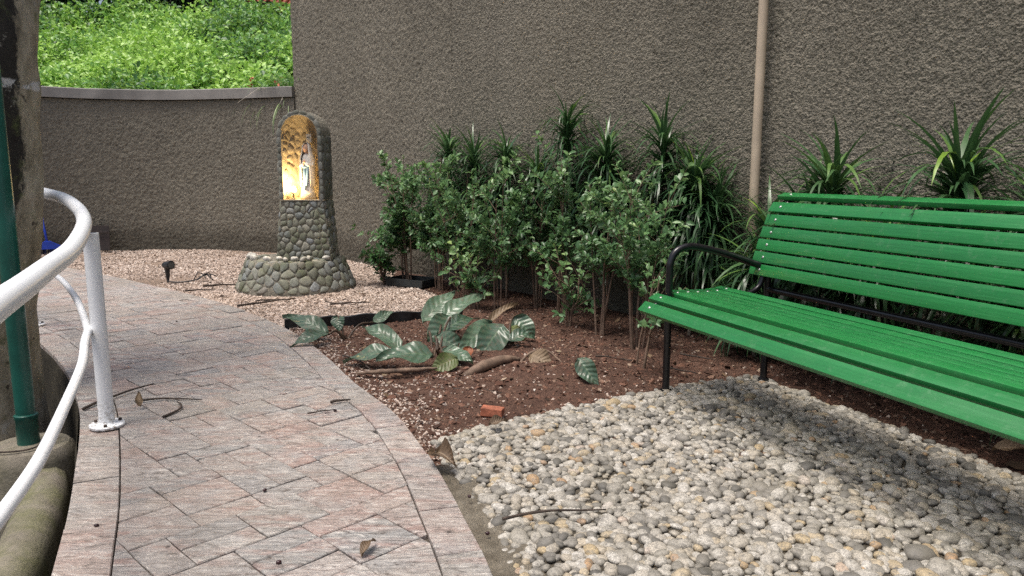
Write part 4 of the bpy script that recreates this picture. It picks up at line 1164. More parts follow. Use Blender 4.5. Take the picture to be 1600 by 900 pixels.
# planter base: a round truncated cone
rb, rt, hb_ = 0.590, 0.475, 0.285
mb = MB(); mb.lathe([(rb - .02, -.08), (rb - .015, 0.0), (rt - .015, hb_ - .03), (rt - .05, hb_ - .012), (rt - .14, hb_ - .03), (0.0, hb_ - .03)], 40)
base = mb.build('base', M['shrine_mortar'], sh, sharp=60, loc=(-0.15, -0.03, 0))
def cone(u, v):
    f = v / hb_; r_ = (rb + (rt - rb) * f) - .015; a = u / 0.53 + R(158)
    nr_ = Vector((math.cos(a), math.sin(a), 0.30)).normalized()
    return Vector((r_*math.cos(a), r_*math.sin(a), v - .012)), nr_
voronoi_stones(cone, 0.53 * R(236), hb_, 0.098, M['stone'], base, 0.26, irregular=.36, seed=3)
def rim(u, v):
    a = u / 0.42 + R(150); r_ = rt - .03 - v
    return Vector((r_*math.cos(a), r_*math.sin(a), hb_ - .022)), Vector((0, 0, 1))
voronoi_stones(rim, 0.42 * R(250), 0.10, 0.085, M['stone'], base, 0.40, irregular=.3, seed=5)
for k, (a, r_, s_) in enumerate(((248, .40, .030), (262, .33, .024), (276, .42, .026), (287, .38, .028), (298, .43, .024), (306, .40, .026), (222, .42, .03), (205, .43, .028), (190, .43, .034), (196, .40, .03), (330, .43, .028))):
    V, Fc = PT[k % len(PT)]
    o = link('pebble', mesh_np('pebble', V, Fc, M['white_stone']), base, (r_*math.cos(R(a)), r_*math.sin(R(a)), hb_ + .012), (0.3*k, .2, k))
    o.scale = (s_*1.4, s_, s_*.8)
# tapered column (front at local y = -0.22)
yf, yb = -0.215, 0.095
zc0, zc1 = hb_ - .04, 0.838
w0, w1 = 0.268, 0.205
colm = MB().add([(-w0, yf - .03, zc0), (w0, yf - .03, zc0), (w0*.95, yb, zc0), (-w0*.95, yb, zc0), (-w1, yf, zc1), (w1, yf, zc1), (w1, yb, zc1), (-w1, yb, zc1)],
                [(0, 3, 2, 1), (4, 5, 6, 7), (0, 1, 5, 4), (1, 2, 6, 5), (2, 3, 7, 6), (3, 0, 4, 7)]).build('column', M['shrine_mortar'], sh, False)
def quad_map(a, b, c, d, W, Hh):
    a, b, c, d = map(Vector, (a, b, c, d)); nr_ = (b - a).cross(d - a).normalized()
    def f(u, v):
        s_, t_ = u / W, v / Hh
        return (a*(1-s_) + b*s_)*(1-t_) + (d*(1-s_) + c*s_)*t_, nr_
    return f
Hc = zc1 - zc0
voronoi_stones(quad_map((-w0, yf-.03, zc0), (w0, yf-.03, zc0), (w1, yf, zc1), (-w1, yf, zc1), .53, Hc), .53, Hc, 0.078, M['stone'], colm, 0.30, irregular=.36, seed=8)
voronoi_stones(quad_map((w0, yf-.03, zc0), (w0*.95, yb, zc0), (w1, yb, zc1), (w1, yf, zc1), .46, Hc), .46, Hc, 0.10, M['stone'], colm, 0.36, irregular=.34, seed=9)
voronoi_stones(quad_map((-w0*.95, yb, zc0), (-w0, yf-.03, zc0), (-w1, yf, zc1), (-w1, yb, zc1), .46, Hc), .46, Hc, 0.13, M['stone'], colm, 0.36, irregular=.34, seed=10)
# sill of flat stones at the niche mouth is the top row; niche shell
zb_, zs_ = 0.845, 1.455                               # sill and springing height
wi, di = 0.172, 0.27                                  # half width and depth of the niche
wo = 0.212
seg = 28
def arch(wd, n=18, z_top=None):
    P = [(-wd, zb_)] + [(-wd, zb_ + (zs_ - zb_) * k / 8) for k in range(1, 8)]
    P += [(-wd*math.cos(math.pi*k/n), zs_ + wd*math.sin(math.pi*k/n)*1.06) for k in range(n + 1)]
    P += [(wd, zb_ + (zs_ - zb_) * (8 - k) / 8) for k in range(1, 9)]
    return P
Ain, Aout = arch(wi), arch(wo)
V = []; Fc = []
n = len(Ain)
yfr = yf - 0.012
jag = [rng.normal(0, .006) for _ in range(n)]
for (x, z) in Aout: V.append((x, yfr + .012, z))
for k, (x, z) in enumerate(Ain): V.append((x * (1 + jag[k]*1.5), yfr - .006, z))
for (x, z) in Aout: V.append((x, yb, z))
Fc += [(k, n+k, n+k+1, k+1)[::-1] for k in range(n-1)]
Fc += [(k, k+1, 2*n+k+1, 2*n+k)[::-1] for k in range(n-1)]
b = len(V)
# inner apse: rows from sill to dome
rows = [(zb_ + (zs_ - zb_)*k/10, 1.0) for k in range(10)] + [(zs_ + wi*1.06*math.sin(R(a)), math.cos(R(a))) for a in range(0, 91, 10)]
for z, f in rows:
    f = max(f, .02)
    for k in range(seg + 1):
        a = math.pi - math.pi*k/seg
        V.append((wi*f*math.cos(a), yfr - .004 + di*f*math.sin(a)**.8 if f > 0 else yfr, z))
for i in range(len(rows)-1):
    for k in range(seg): Fc.append((b+i*(seg+1)+k, b+i*(seg+1)+k+1, b+(i+1)*(seg+1)+k+1, b+(i+1)*(seg+1)+k)[::-1])
V += [(-wo, yb, zb_)]
Fc.append(tuple(2*n+k for k in range(n)))
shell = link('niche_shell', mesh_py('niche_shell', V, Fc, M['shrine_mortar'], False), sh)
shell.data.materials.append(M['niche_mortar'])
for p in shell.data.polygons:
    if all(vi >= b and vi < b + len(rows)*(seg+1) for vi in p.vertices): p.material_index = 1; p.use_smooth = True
# floor of the niche
MB().box((0, yfr + .148, zb_ - .002), (wo*2, .30, .012)).build('niche_sill', M['niche_mortar'], sh, False)
def apse(u, v):
    a = math.pi - (u / 0.74) * math.pi; z = zb_ + v
    f = 1.0 if z < zs_ else math.sqrt(max(.02, 1 - ((z - zs_)/(wi*1.06))**2))
    nr_ = Vector((-math.cos(a), -math.sin(a), 0)).normalized()
    return Vector((wi*f*math.cos(a), yfr + di*f*math.sin(a)**.8, z)), nr_
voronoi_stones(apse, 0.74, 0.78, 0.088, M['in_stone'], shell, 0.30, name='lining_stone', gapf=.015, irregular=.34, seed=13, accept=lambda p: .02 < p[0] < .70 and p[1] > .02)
# rim stones around the mouth and along the outer side
arc_pts = np.array([((a[0]+b_[0])/2, (a[1]+b_[1])/2) for a, b_ in zip(Ain, Aout)])
dd = np.r_[0, np.cumsum(np.linalg.norm(np.diff(arc_pts, axis=0), axis=1))]
s_ = 0.0; k = 0
while s_ < dd[-1] - .02:
    L = rng.uniform(.055, .095); sm = s_ + L/2
    x = np.interp(sm, dd, arc_pts[:, 0]); z = np.interp(sm, dd, arc_pts[:, 1])
    x2 = np.interp(min(sm + .02, dd[-1]), dd, arc_pts[:, 0]); z2 = np.interp(min(sm + .02, dd[-1]), dd, arc_pts[:, 1])
    an = math.atan2(z2 - z, x2 - x)
    V, Fc = PT[k % len(PT)]
    o = link('rim_stone', mesh_np('rim_stone', V, Fc, M['rim_stone']), shell, (x, yfr + .004, z), (0, -an, 0))
    o.scale = (L*.52, .009 * rng.uniform(.8, 1.3), .023 * rng.uniform(.9, 1.08)); s_ += L; k += 1
def side(u, v): return Vector((wo, yf + u, zb_ + v)), Vector((1, 0, 0))
voronoi_stones(side, yb - yf, zs_ - zb_, 0.115, M['rim_stone'], shell, 0.14, name='side_stone', irregular=.3, seed=15)
def lside(u, v): return Vector((-wo, yb - u, zb_ + v)), Vector((-1, 0, 0))
voronoi_stones(lside, yb - yf, zs_ - zb_, 0.15, M['rim_stone'], shell, 0.30, name='side_stone', irregular=.3, seed=16)
SHM = Matrix.Translation(sh.location) @ Matrix.Rotation(R(-2), 4, 'Z')
def on_shrine(x, y, z): return SHM @ Vector((x, y, z))

# robed figure in the niche: one continuous lofted body
st = tag(empty('statue', on_shrine(0.035, -0.125, zb_ + 0.004), R(-9)), 'robed statue with a blue sash standing inside the lit niche', 'statue')
secs = [(0.055, .0, .062, .055), (0.06, .0, .060, .054), (0.12, .0, .055, .048), (0.20, .0, .051, .044), (0.27, .0, .049, .040), (0.315, -.002, .052, .038), (0.36, .0, .058, .037), (0.395, .002, .056, .034), (0.415, .002, .040, .028), (0.428, .0, .022, .020), (0.44, -.002, .018, .018), (0.452, -.006, .026, .029), (0.475, -.006, .031, .035), (0.50, -.004, .029, .033), (0.518, -.002, .018, .022), (0.524, -.001, .004, .004)]
sg = 26; V = []; Fc = []
for i, (z, oy, rx, ry) in enumerate(secs):
    for k in range(sg):
        a = 2*math.pi*k/sg; fold = 1 + (0.07*math.sin(7*a + z*9) if z < .3 else (.03*math.sin(5*a) if z < .41 else 0))
        x, y = rx*fold*math.cos(a), oy + ry*fold*math.sin(a)
        if .455 < z < .5 and abs(k - sg*.75) < 1.0: y -= .006            # nose and brow
        V.append((x, y, z))
for i in range(len(secs)-1):
    Fc += [(i*sg+k, i*sg+(k+1) % sg, (i+1)*sg+(k+1) % sg, (i+1)*sg+k) for k in range(sg)]
Fc += [tuple(range(sg-1, -1, -1)), tuple((len(secs)-1)*sg+k for k in range(sg))]
bd = link('body', mesh_py('body', V, Fc, M['plaster_white']), st)
bd.data.materials.append(M['plaster_skin'])
for p in bd.data.polygons:
    zc = np.mean([V[i][2] for i in p.vertices])
    if zc > .43: p.material_index = 1
MB().lathe([(.075, 0), (.078, .012), (.07, .05), (.058, .058)], 20).build('plinth', M['niche_mortar'], st)
# veil over head and shoulders, open at the front
V = []; Fc = []
vs = [(0.535, .006), (0.525, .026), (0.50, .040), (0.46, .043), (0.42, .056), (0.38, .067), (0.30, .066), (0.20, .066), (0.12, .070)]
for i, (z, r_) in enumerate(vs):
    for k in range(17):
        a = R(-52) + R(284) * k / 16
        f = 1 + .05*math.sin(6*a + z*20) * (z < .42)
        V.append((r_*f*math.cos(a), .004 + r_*f*.92*math.sin(a), z))
for i in range(len(vs)-1): Fc += [(i*17+k, i*17+k+1, (i+1)*17+k+1, (i+1)*17+k) for k in range(16)]
vl = link('veil', mesh_py('veil', V, Fc, M['plaster_white']), st)
sm = vl.modifiers.new('thick', 'SOLIDIFY'); sm.thickness = .005
# forearms and joined hands
for s_ in (-1, 1):
    MB().tube([(s_*.054, -.005, .355), (s_*.056, -.022, .315), (s_*.030, -.050, .325), (s_*.008, -.060, .345)], [.017, .018, .014, .009], 8).build('sleeve', M['plaster_white'], st)
    hd = MB().tube([(s_*.006, -.060, .342), (s_*.0045, -.064, .360), (s_*.003, -.064, .378)], [.0075, .007, .0035], 8).build('hand', M['plaster_skin'], st)
sash = MB()
sash.lathe([(.0525, .296), (.0545, .300), (.0545, .316), (.0525, .320)], 24).build('sash', M['plaster_blue'], st)
MB().box((-.012, -.050, .20), (.024, .008, .21), Matrix.Rotation(R(-5), 3, 'X'), .002).build('sash_ribbon', M['plaster_blue'], st)
MB().box((.016, -.050, .215), (.022, .008, .18), Matrix.Rotation(R(-4), 3, 'X') @ Matrix.Rotation(R(6), 3, 'Y'), .002).build('sash_ribbon', M['plaster_blue'], st)

# small lamp on the niche floor and a cream box above the statue
lp = tag(empty('niche_lamp', on_shrine(-0.095, -0.175, zb_ + .004), R(-2)), 'small bright lamp glowing at the foot of the niche', 'lamp')
MB().lathe([(.022, 0), (.022, .006), (.007, .01), (.007, .055)], 14).build('stand', M['black_plastic'], lp)
MB().lathe([(.012, .05), (.024, .062), (.026, .075)], 16).build('holder', M['cream_plastic'], lp)
MB().lathe([(.022, .076), (.028, .090), (.022, .110), (.007, .120)], 16).build('bulb', M['bulb'], lp)
pl = bpy.data.lights.new('lamp_light', 'POINT'); pl.energy = 8.0; pl.color = (1.0, 0.70, 0.33); pl.shadow_soft_size = 0.02
plo = bpy.data.objects.new('lamp_light', pl); col.objects.link(plo); plo.parent = lp; plo.location = (0.035, -0.03, .16)
bx = tag(empty('junction_box', on_shrine(0.035, -0.02, 1.43), R(-9)), 'small cream electrical box fixed high inside the niche', 'electrical box')
MB().box((0, 0, 0), (.055, .045, .088), None, .005).build('case', M['cream_plastic'], bx, sharp=40)
MB().box((0, -.024, .008), (.034, .004, .006)).build('slot', M['black_plastic'], bx, False)

# ---------------------------------------------------------------- broom and board by the left wall
br = tag(empty('broom', (-6.28, 9.92, 0.03), R(25)), 'blue plastic broom leaning against the low wall', 'broom')
MB().tube([(0, 0, .13), (-.10, .36, .66)], .0155, 10).build('handle', M['blue_plastic'], br)
hdV = [(-.19, -.03, .05), (.19, -.03, .05), (.19, .03, .05), (-.19, .03, .05), (-.17, -.028, .085), (.17, -.028, .085), (.17, .028, .085), (-.17, .028, .085), (-.035, -.02, .155), (.035, -.02, .155), (.03, .024, .16), (-.03, .024, .16)]
MB().add(hdV, [(0, 3, 2, 1), (0, 1, 5, 4), (1, 2, 6, 5), (2, 3, 7, 6), (3, 0, 4, 7), (4, 5, 9, 8), (5, 6, 10, 9), (6, 7, 11, 10), (7, 4, 8, 11), (8, 9, 10, 11)]).build('head', M['blue_plastic'], br, False)
mb = MB()
for k in range(60):
    x = rng.uniform(-.18, .18); y = rng.uniform(-.025, .025)
    mb.tube([(x, y, .052), (x*1.06, y*1.3, -.02)], .005, 4, False)
tag(mb.build('bristles', M['bristle'], br), kind='stuff')
bo = tag(empty('board', (-5.86, 10.42, 0.0), R(20)), 'dark brown board propped against the low wall behind the rail', 'board')
MB().box((0, .06, .18), (.26, .022, .36), Matrix.Rotation(R(-12), 3, 'X'), .003).build('panel', M['board'], bo, False)
MB().box((0, .035, .27), (.22, .012, .03), Matrix.Rotation(R(-12), 3, 'X'), .002).build('batten', M['board'], bo, False)

# ---------------------------------------------------------------- garden spotlight with its cable, plastic edging, nursery tray
sl_ = tag(empty('garden_spotlight', (-3.52, 7.45, -0.01)), 'small black garden spotlight on a stake in the gravel', 'garden light')
MB().tube([(0, 0, 0.0), (0.002, 0, .07), (0.0, 0, .165)], [.010, .022, .032], 4).build('stake', M['black_plastic'], sl_, False)
hd = MB().tube([(-.045, .02, .175), (-.02, .01, .178), (.02, -.012, .182), (.058, -.034, .186), (.060, -.035, .186)], [.022, .036, .040, .046, .040], 16).build('lamp_head', M['black_plastic'], sl_, sharp=50)
MB().tube([(.0585, -.0345, .186), (.0625, -.0365, .1865)], .036, 16).build('lens', M['glass_dark'], hd, sharp=50)
MB().box((0, 0, .168), (.07, .02, .012)).build('bracket', M['black_plastic'], sl_, False)
C = catmull([(.0, -.02, .02), (.08, -.05, .012), (.20, -.03, .014), (.29, .06, .03), (.33, .12, .075), (.36, .14, .05), (.42, .10, .015)], 6)
MB().tube([tuple(q) for q in C], .007, 6).build('cable', M['black_plastic'], sl_)
mb = MB()
for k in range(5):
    a = k * 1.25
    mb.tube([(.33, .12, .06), (.33 + .07*math.cos(a), .12 + .05*math.sin(a), .07 + .03*math.sin(a*2)), (.33 + .12*math.cos(a), .12 + .07*math.sin(a), .03 + .02*math.cos(a))], .006, 5)
mb.build('cable_knot', M['black_plastic'], sl_)

def edging(name, label, pts, h0, h1, cat):
    C = catmull(pts, 10); n = len(C); V = []
    Nn = normals2(C[:, :2])
    for i, (q, nn) in enumerate(zip(C, Nn)):
        t_ = i/(n-1); hh = h0 + (h1-h0)*t_ + .006*math.sin(i*.9)
        lean = .02
        for off, zz in ((0, -.05), (-lean, hh), (-lean*1.0 + .010, hh + .004), (.012, -.05)):
            V.append((q[0] + nn[0]*off, q[1] + nn[1]*off, zz))
    Fc = [(4*i+k, 4*i+(k+1) % 4, 4*i+4+(k+1) % 4, 4*i+4+k) for i in range(n-1) for k in range(4)] + [(3, 2, 1, 0), (4*n-4, 4*n-3, 4*n-2, 4*n-1)]
    o = link(name, mesh_py(name, V, Fc, M['edge_plastic'], False))
    return tag(o, label, cat)
edging('lawn_edging', 'black plastic edging strip dividing the gravel from the soil bed', [(-1.64, 5.20), (-1.3, 5.33), (-0.95, 5.47), (-0.60, 5.60), (-0.40, 5.80)], .058, .050, 'edging')
tr2 = tag(empty('nursery_tray', (-1.0, 7.32, -0.01), R(-30)), 'low black plastic tray at the foot of the left shrub', 'tray')
for (c, s_) in (((0, -.14, .035), (.46, .012, .07)), ((0, .14, .035), (.46, .012, .07)), ((-.224, 0, .035), (.012, .268, .07)), ((.224, 0, .035), (.012, .268, .07))):
    MB().box(c, s_, None, .002).build('side', M['edge_plastic'], tr2, False)
MB().box((0, 0, .012), (.436, .268, .02)).build('soil_fill', M['dark_soil'], tr2, False)

# ---------------------------------------------------------------- planting
def shrub(base, height, spread, nst, nleaf, label, seed, leaf=0.036, mat='shrub_leaf', z_lo=0.44, lean=(0, 0), name='shrub', group='broad leaved shrubs along the wall'):
    r = np.random.default_rng(seed)
    root = tag(empty(name, base), label, 'shrub', group)
    mb = MB(); segs = []
    for k in range(nst):
        a = r.uniform(0, 6.28); b0 = np.array([math.cos(a), math.sin(a), 0]) * r.uniform(.005, .05)
        a2 = a + r.normal(0, .5); hh = height * r.uniform(.72, 1.0)
        e = np.array([math.cos(a2)*spread*r.uniform(.25, .9) + lean[0], math.sin(a2)*spread*r.uniform(.25, .9) + lean[1], hh])
        mid = b0*.4 + e*np.array([.35, .35, .5]) + np.append(r.normal(0, .02, 2), 0)
        C = catmull([b0 - [0, 0, .06], b0*.6 + mid*np.array([.5, .5, .5]), mid, e], 5)
        rad = np.linspace(.0085, .0022, len(C)) * r.uniform(.7, 1.25)
        mb.tube([tuple(q) for q in C], list(rad), 6, False); segs.append(C)
        for j in range(int(7 + r.integers(5))):
            f = r.uniform(z_lo * .8, .98); i = int(f * (len(C)-1)); s0 = C[i]
            d = np.array([r.normal(0, 1), r.normal(0, 1), r.uniform(.3, 1.6)]); d /= np.linalg.norm(d)
            L = r.uniform(.12, .36) * (0.65 + spread)
            tp = s0 + d * L + [0, 0, .05]
            md = (s0 + tp)/2 + [0, 0, .015]
            C2 = np.array([s0, md, tp]); mb.tube([tuple(q) for q in C2], [.0028, .002, .001], 4, False)
            segs.append(catmull([s0, md, tp], 4))
    mb.build('stems', M['stem'], root)
    pos, TT, rd = [], [], []
    nleaf = int(nleaf * 1.02)
    wts = np.array([1.0 if len(C) < 12 else 1.2 for C in segs]); wts /= wts.sum()
    for k in range(nleaf):
        C = segs[r.choice(len(segs), p=wts)]
        f = r.uniform(.35 if len(C) < 12 else z_lo, 1.0); i = min(len(C)-2, int(f*(len(C)-1)))
        p = C[i] + (C[i+1]-C[i]) * r.random(); d = C[min(i+1, len(C)-1)] - C[max(0, i-1)]; d = d/np.linalg.norm(d)
        sd = np.cross(d, r.normal(0, 1, 3)); sd /= np.linalg.norm(sd)
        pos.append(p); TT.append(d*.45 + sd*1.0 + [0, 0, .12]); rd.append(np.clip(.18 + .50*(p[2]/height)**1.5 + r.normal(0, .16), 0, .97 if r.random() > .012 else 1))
    pos, TT, rd = np.array(pos), np.array(TT), np.array(rd); n = len(pos)
    NNn = np.array([-.1, -.35, 1.0]) + r.normal(0, .45, (n, 3))
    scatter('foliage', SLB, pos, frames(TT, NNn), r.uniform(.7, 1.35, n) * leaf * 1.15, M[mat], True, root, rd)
    return root
SLB = [small_leaf(0.30, 0.10), small_leaf(0.36, 0.06), small_leaf(0.33, 0.16)]
G1 = 'broad leaved shrubs along the wall'
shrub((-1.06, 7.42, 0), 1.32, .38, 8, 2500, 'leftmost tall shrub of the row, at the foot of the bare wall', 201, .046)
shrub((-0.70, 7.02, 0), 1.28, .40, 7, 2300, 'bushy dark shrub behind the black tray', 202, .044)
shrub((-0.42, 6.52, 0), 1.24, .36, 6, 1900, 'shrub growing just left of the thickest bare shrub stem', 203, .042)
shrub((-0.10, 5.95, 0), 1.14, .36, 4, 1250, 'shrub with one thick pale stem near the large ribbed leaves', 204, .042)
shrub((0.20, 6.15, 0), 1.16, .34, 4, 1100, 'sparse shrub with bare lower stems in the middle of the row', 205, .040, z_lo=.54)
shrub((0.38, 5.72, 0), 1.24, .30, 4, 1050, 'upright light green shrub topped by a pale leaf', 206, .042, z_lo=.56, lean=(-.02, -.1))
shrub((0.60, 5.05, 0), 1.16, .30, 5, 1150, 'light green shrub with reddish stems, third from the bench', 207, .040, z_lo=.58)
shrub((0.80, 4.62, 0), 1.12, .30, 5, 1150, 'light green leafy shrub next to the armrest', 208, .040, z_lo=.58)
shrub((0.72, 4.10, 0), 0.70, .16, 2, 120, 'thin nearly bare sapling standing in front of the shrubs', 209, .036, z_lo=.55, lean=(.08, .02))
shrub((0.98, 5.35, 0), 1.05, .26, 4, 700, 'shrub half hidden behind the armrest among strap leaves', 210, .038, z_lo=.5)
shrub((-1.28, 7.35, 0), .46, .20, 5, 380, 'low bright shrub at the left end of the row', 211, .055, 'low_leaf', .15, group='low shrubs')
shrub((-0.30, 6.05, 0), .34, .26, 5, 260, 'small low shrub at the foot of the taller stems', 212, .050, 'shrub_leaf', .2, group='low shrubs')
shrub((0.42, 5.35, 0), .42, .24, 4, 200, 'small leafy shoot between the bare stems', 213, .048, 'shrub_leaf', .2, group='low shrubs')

def strap_plant(base, height, label, seed, nleaf=170, llen=.30, z_lo=.30, lean=(0, 0), width=.011, heads=1):
    r = np.random.default_rng(seed)
    root = tag(empty('strap_leaf_plant', base), label, 'plant', 'strap leaved plants along the wall')
    pos, TT, rd, ss = [], [], [], []
    for hd_ in range(heads):
        hh = height * (1 if hd_ == 0 else r.uniform(.68, .9)); off = np.array([0, 0]) if hd_ == 0 else r.normal(0, .10, 2)
        stem_top = hh - llen * .62
        C = catmull([(0, 0, -.05), (off[0]*.4 + r.normal(0, .015), off[1]*.4 + r.normal(0, .015), stem_top*.5), (off[0] + lean[0], off[1] + lean[1], stem_top)], 8)
        MB().tube([tuple(q) for q in C], list(np.linspace(.012, .008, len(C))), 7, False).build('cane', M['pale_stem'], root)
        n = nleaf if hd_ == 0 else int(nleaf * .6)
        for k in range(n):
            f = z_lo + (1 - z_lo) * (k / n)**.52
            i = min(len(C)-2, int(f*(len(C)-1))); p = C[i] + (C[i+1]-C[i]) * (f*(len(C)-1) - i)
            az = k * 2.399 + r.normal(0, .2); top_ = max(0, (f - .72) / .28)
            el = r.normal(.22 + 1.05 * top_**1.2, .30)
            d = np.array([math.cos(az)*math.cos(el), math.sin(az)*math.cos(el), math.sin(el)])
            pos.append(p); TT.append(d); ss.append(llen * r.uniform(.65, 1.15) * (1 if f > .55 else .85))
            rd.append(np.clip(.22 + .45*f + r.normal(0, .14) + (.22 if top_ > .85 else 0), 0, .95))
        if hd_ == 0 and r.random() < .5:
            for k in range(3): rd[-1-k] = .99
    pos, TT, rd, ss = map(np.array, (pos, TT, rd, ss))
    U = np.array([0, 0, 1.0]) + np.random.default_rng(seed).normal(0, .12, (len(pos), 3))
    temps = [strap(7, width/.3, .6), strap(7, width/.3, 1.1), strap(7, width/.3*1.1, 1.5)]
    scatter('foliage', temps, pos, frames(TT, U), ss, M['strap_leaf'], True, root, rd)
    return root
SP = [((-0.62, 7.28), 1.56, 'strap leaved plant poking up at the left end of the shrub row', 301, 150, 2),
      ((-0.36, 6.95), 1.48, 'strap leaved plant second from the left above the shrubs', 302, 150, 2),
      ((-0.05, 6.62), 1.52, 'strap leaved plant third from the left above the shrubs', 303, 150, 2),
      ((0.22, 6.35), 1.36, 'short strap leaved plant left of the tallest one', 304, 140, 1),
      ((0.44, 6.05), 1.74, 'tallest strap leaved plant, rising well above the shrubs', 305, 160, 1),
      ((0.72, 5.68), 1.50, 'strap leaved plant with a wide arching head right of the tallest one', 306, 200, 2),
      ((1.07, 5.28), 1.56, 'slender upright strap leaved plant left of the one with yellow leaves', 307, 190, 1),
      ((1.24, 5.05), 1.32, 'strap leaved plant with yellow young leaves behind the armrest', 308, 230, 2),
      ((1.36, 4.93), 1.12, 'drooping strap leaved plant against the wall behind the armrest', 309, 150, 1),
      ((1.60, 4.58), 1.02, 'small strap leaved plant in front of the beige pipe', 310, 120, 1),
      ((1.74, 4.02), 1.30, 'strap leaved plant behind the left end of the bench back', 311, 170, 2),
      ((2.02, 3.36), 1.36, 'glossy strap leaved plant drooping over the top slat of the bench', 312, 170, 1),
      ((2.22, 3.06), 1.18, 'strap leaved plant at the right edge behind the bench', 313, 170, 2),
      ((1.86, 3.72), 0.98, 'low strap leaved plant hidden mostly by the bench slats', 314, 150, 2),
      ((2.16, 2.86), 0.98, 'low strap leaved plant behind the right part of the bench', 315, 150, 2),
      ((1.50, 4.42), 0.80, 'short strap leaved plant behind the rear bench leg', 316, 130, 2)]
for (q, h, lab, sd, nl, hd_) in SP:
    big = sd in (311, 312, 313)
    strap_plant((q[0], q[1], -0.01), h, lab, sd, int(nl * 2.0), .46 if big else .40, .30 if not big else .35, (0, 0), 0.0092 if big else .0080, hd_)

# large ribbed leaves ---------------------------------------------------
def big_leaf_mesh(name, base, tip, width, nrm, curl, mat, root_loc, sag=0.12, nu=6, nv=10, seed=0, wav=.13):
    base, tip = Vector(base), Vector(tip); tip = tip + (tip - base) * (.26 if name == 'leaf' else 0); ax_ = tip - base; L = ax_.length; T = ax_.normalized()
    nrm = Vector(nrm); S_ = T.cross(nrm).normalized(); N_ = S_.cross(T).normalized()
    V = []; uv = []
    for j in range(nv + 1):
        t_ = j / nv
        w = width * (1.18 if name == 'leaf' else 0.95) * (math.sin(math.pi * min(1, t_*1.02)**.72)**.8) * (1 - .12*t_) if 0 < t_ < 1 else 0.002
        c = base + ax_*t_ + N_ * (L*sag*4*t_*(1-t_))
        for k in range(-nu//2, nu//2 + 1):
            u = k / (nu/2)
            d = curl * width * (u*u) + wav*width*math.sin(9*t_ + seed + 2*u)*abs(u)
            V.append(c + S_*(w*.5*u) + N_*(d) - Vector(root_loc)); uv.append((u, t_, 0))
    k = nu + 1
    Fq = [(j*k+i, j*k+i+1, (j+1)*k+i+1, (j+1)*k+i) for j in range(nv) for i in range(nu)]
    return mesh_np(name, np.array([v[:] for v in V]), np.array(Fq), mat, True, attrs={'luv': np.array(uv)})
def leafy_plant(loc, label, leaves):
    root = tag(empty('ribbed_leaf_plant', loc), label, 'plant', 'ribbed leaf plants on the soil')
    for k, (b, tp, w, nrm, curl, mt, stem) in enumerate(leaves):
        o = link('leaf', big_leaf_mesh('leaf', b, tp, w, nrm, curl, M[mt], loc, seed=k*1.7), root)
        if mt != 'big_leaf': o['label'] = {'yellow_leaf': 'yellowing ribbed leaf', 'dry_leaf': 'dry brown curled leaf', 'rust_leaf': 'rusty orange withered leaf'}[mt]
        if stem:
            lb = Vector(b) - Vector(loc); dirn = (Vector(tp) - Vector(b)).normalized()
            pts = catmull([(rng.normal(0, .02), rng.normal(0, .02), -.02), tuple(lb*.5 + Vector((0, 0, .04))), tuple(lb), tuple(lb + dirn*.04)], 5)
            MB().tube([tuple(q) for q in pts], list(np.linspace(.0085, .0045, len(pts))), 7, False).build('petiole', M['petiole'], root)
    return root
UPN = (0.0, -0.45, 1.0)
main = [((-0.60, 4.85, .10), (-0.44, 5.05, .235), .125, (0.1, -.8, .8), .10, 'big_leaf', 1),
        ((-0.465, 4.80, .14), (-0.25, 5.00, .22), .12, (0, -.6, 1), .10, 'big_leaf', 1),
        ((-0.40, 4.74, .17), (-0.517, 4.62, .03), .155, (.1, -1, .35), .06, 'big_leaf', 1),
        ((-0.48, 4.60, .07), (-0.27, 4.78, .12), .12, UPN, .10, 'big_leaf', 1),
        ((-0.67, 4.36, .03), (-0.885, 4.50, .115), .115, (0.05, -.5, 1), .16, 'big_leaf', 1),
        ((-0.66, 4.12, .06), (-0.915, 4.16, .012), .12, (0, -.35, 1), .12, 'big_leaf', 1),
        ((-0.449, 4.10, .06), (-0.70, 4.04, .055), .145, (0, -.5, 1), .10, 'big_leaf', 1),
        ((-0.48, 4.50, .09), (-0.31, 4.45, .01), .12, (.2, -1, .5), .10, 'big_leaf', 1),
        ((-0.31, 4.08, .055), (-0.43, 4.02, .012), .105, (.1, -.8, .6), .12, 'yellow_leaf', 0),
        ((-0.41, 4.22, .06), (-0.26, 4.12, .025), .10, (0, -.4, 1), .12, 'big_leaf', 1),
        ((-0.255, 4.24, .085), (-0.262, 4.20, .03), .055, (0, -1, .4), .2, 'rust_leaf', 0)]
leafy_plant((-0.45, 4.35, 0.0), 'largest clump of broad ribbed leaves beside the path', main)
rightp = [((-0.13, 4.60, .155), (-0.30, 4.42, .03), .13, (.1, -1, .6), .10, 'big_leaf', 1),
          ((-0.055, 4.50, .165), (-0.18, 4.38, .0), .165, (-.05, -1, .45), .06, 'big_leaf', 1),
          ((0.01, 4.75, .165), (0.12, 4.72, .05), .13, (.2, -1, .4), .08, 'big_leaf', 1),
          ((-0.03, 4.45, .055), (0.10, 4.50, .095), .09, UPN, .16, 'big_leaf', 1),
          ((-0.02, 4.62, .12), (0.06, 4.58, .06), .075, (0, -1, .6), .10, 'yellow_leaf', 0),
          ((-0.16, 4.78, .11), (0.0, 4.92, .185), .055, (0, -.6, 1), .35, 'dry_leaf', 1)]
leafy_plant((-0.04, 4.42, 0.0), 'upright clump of broad ribbed leaves nearest the shrubs', rightp)
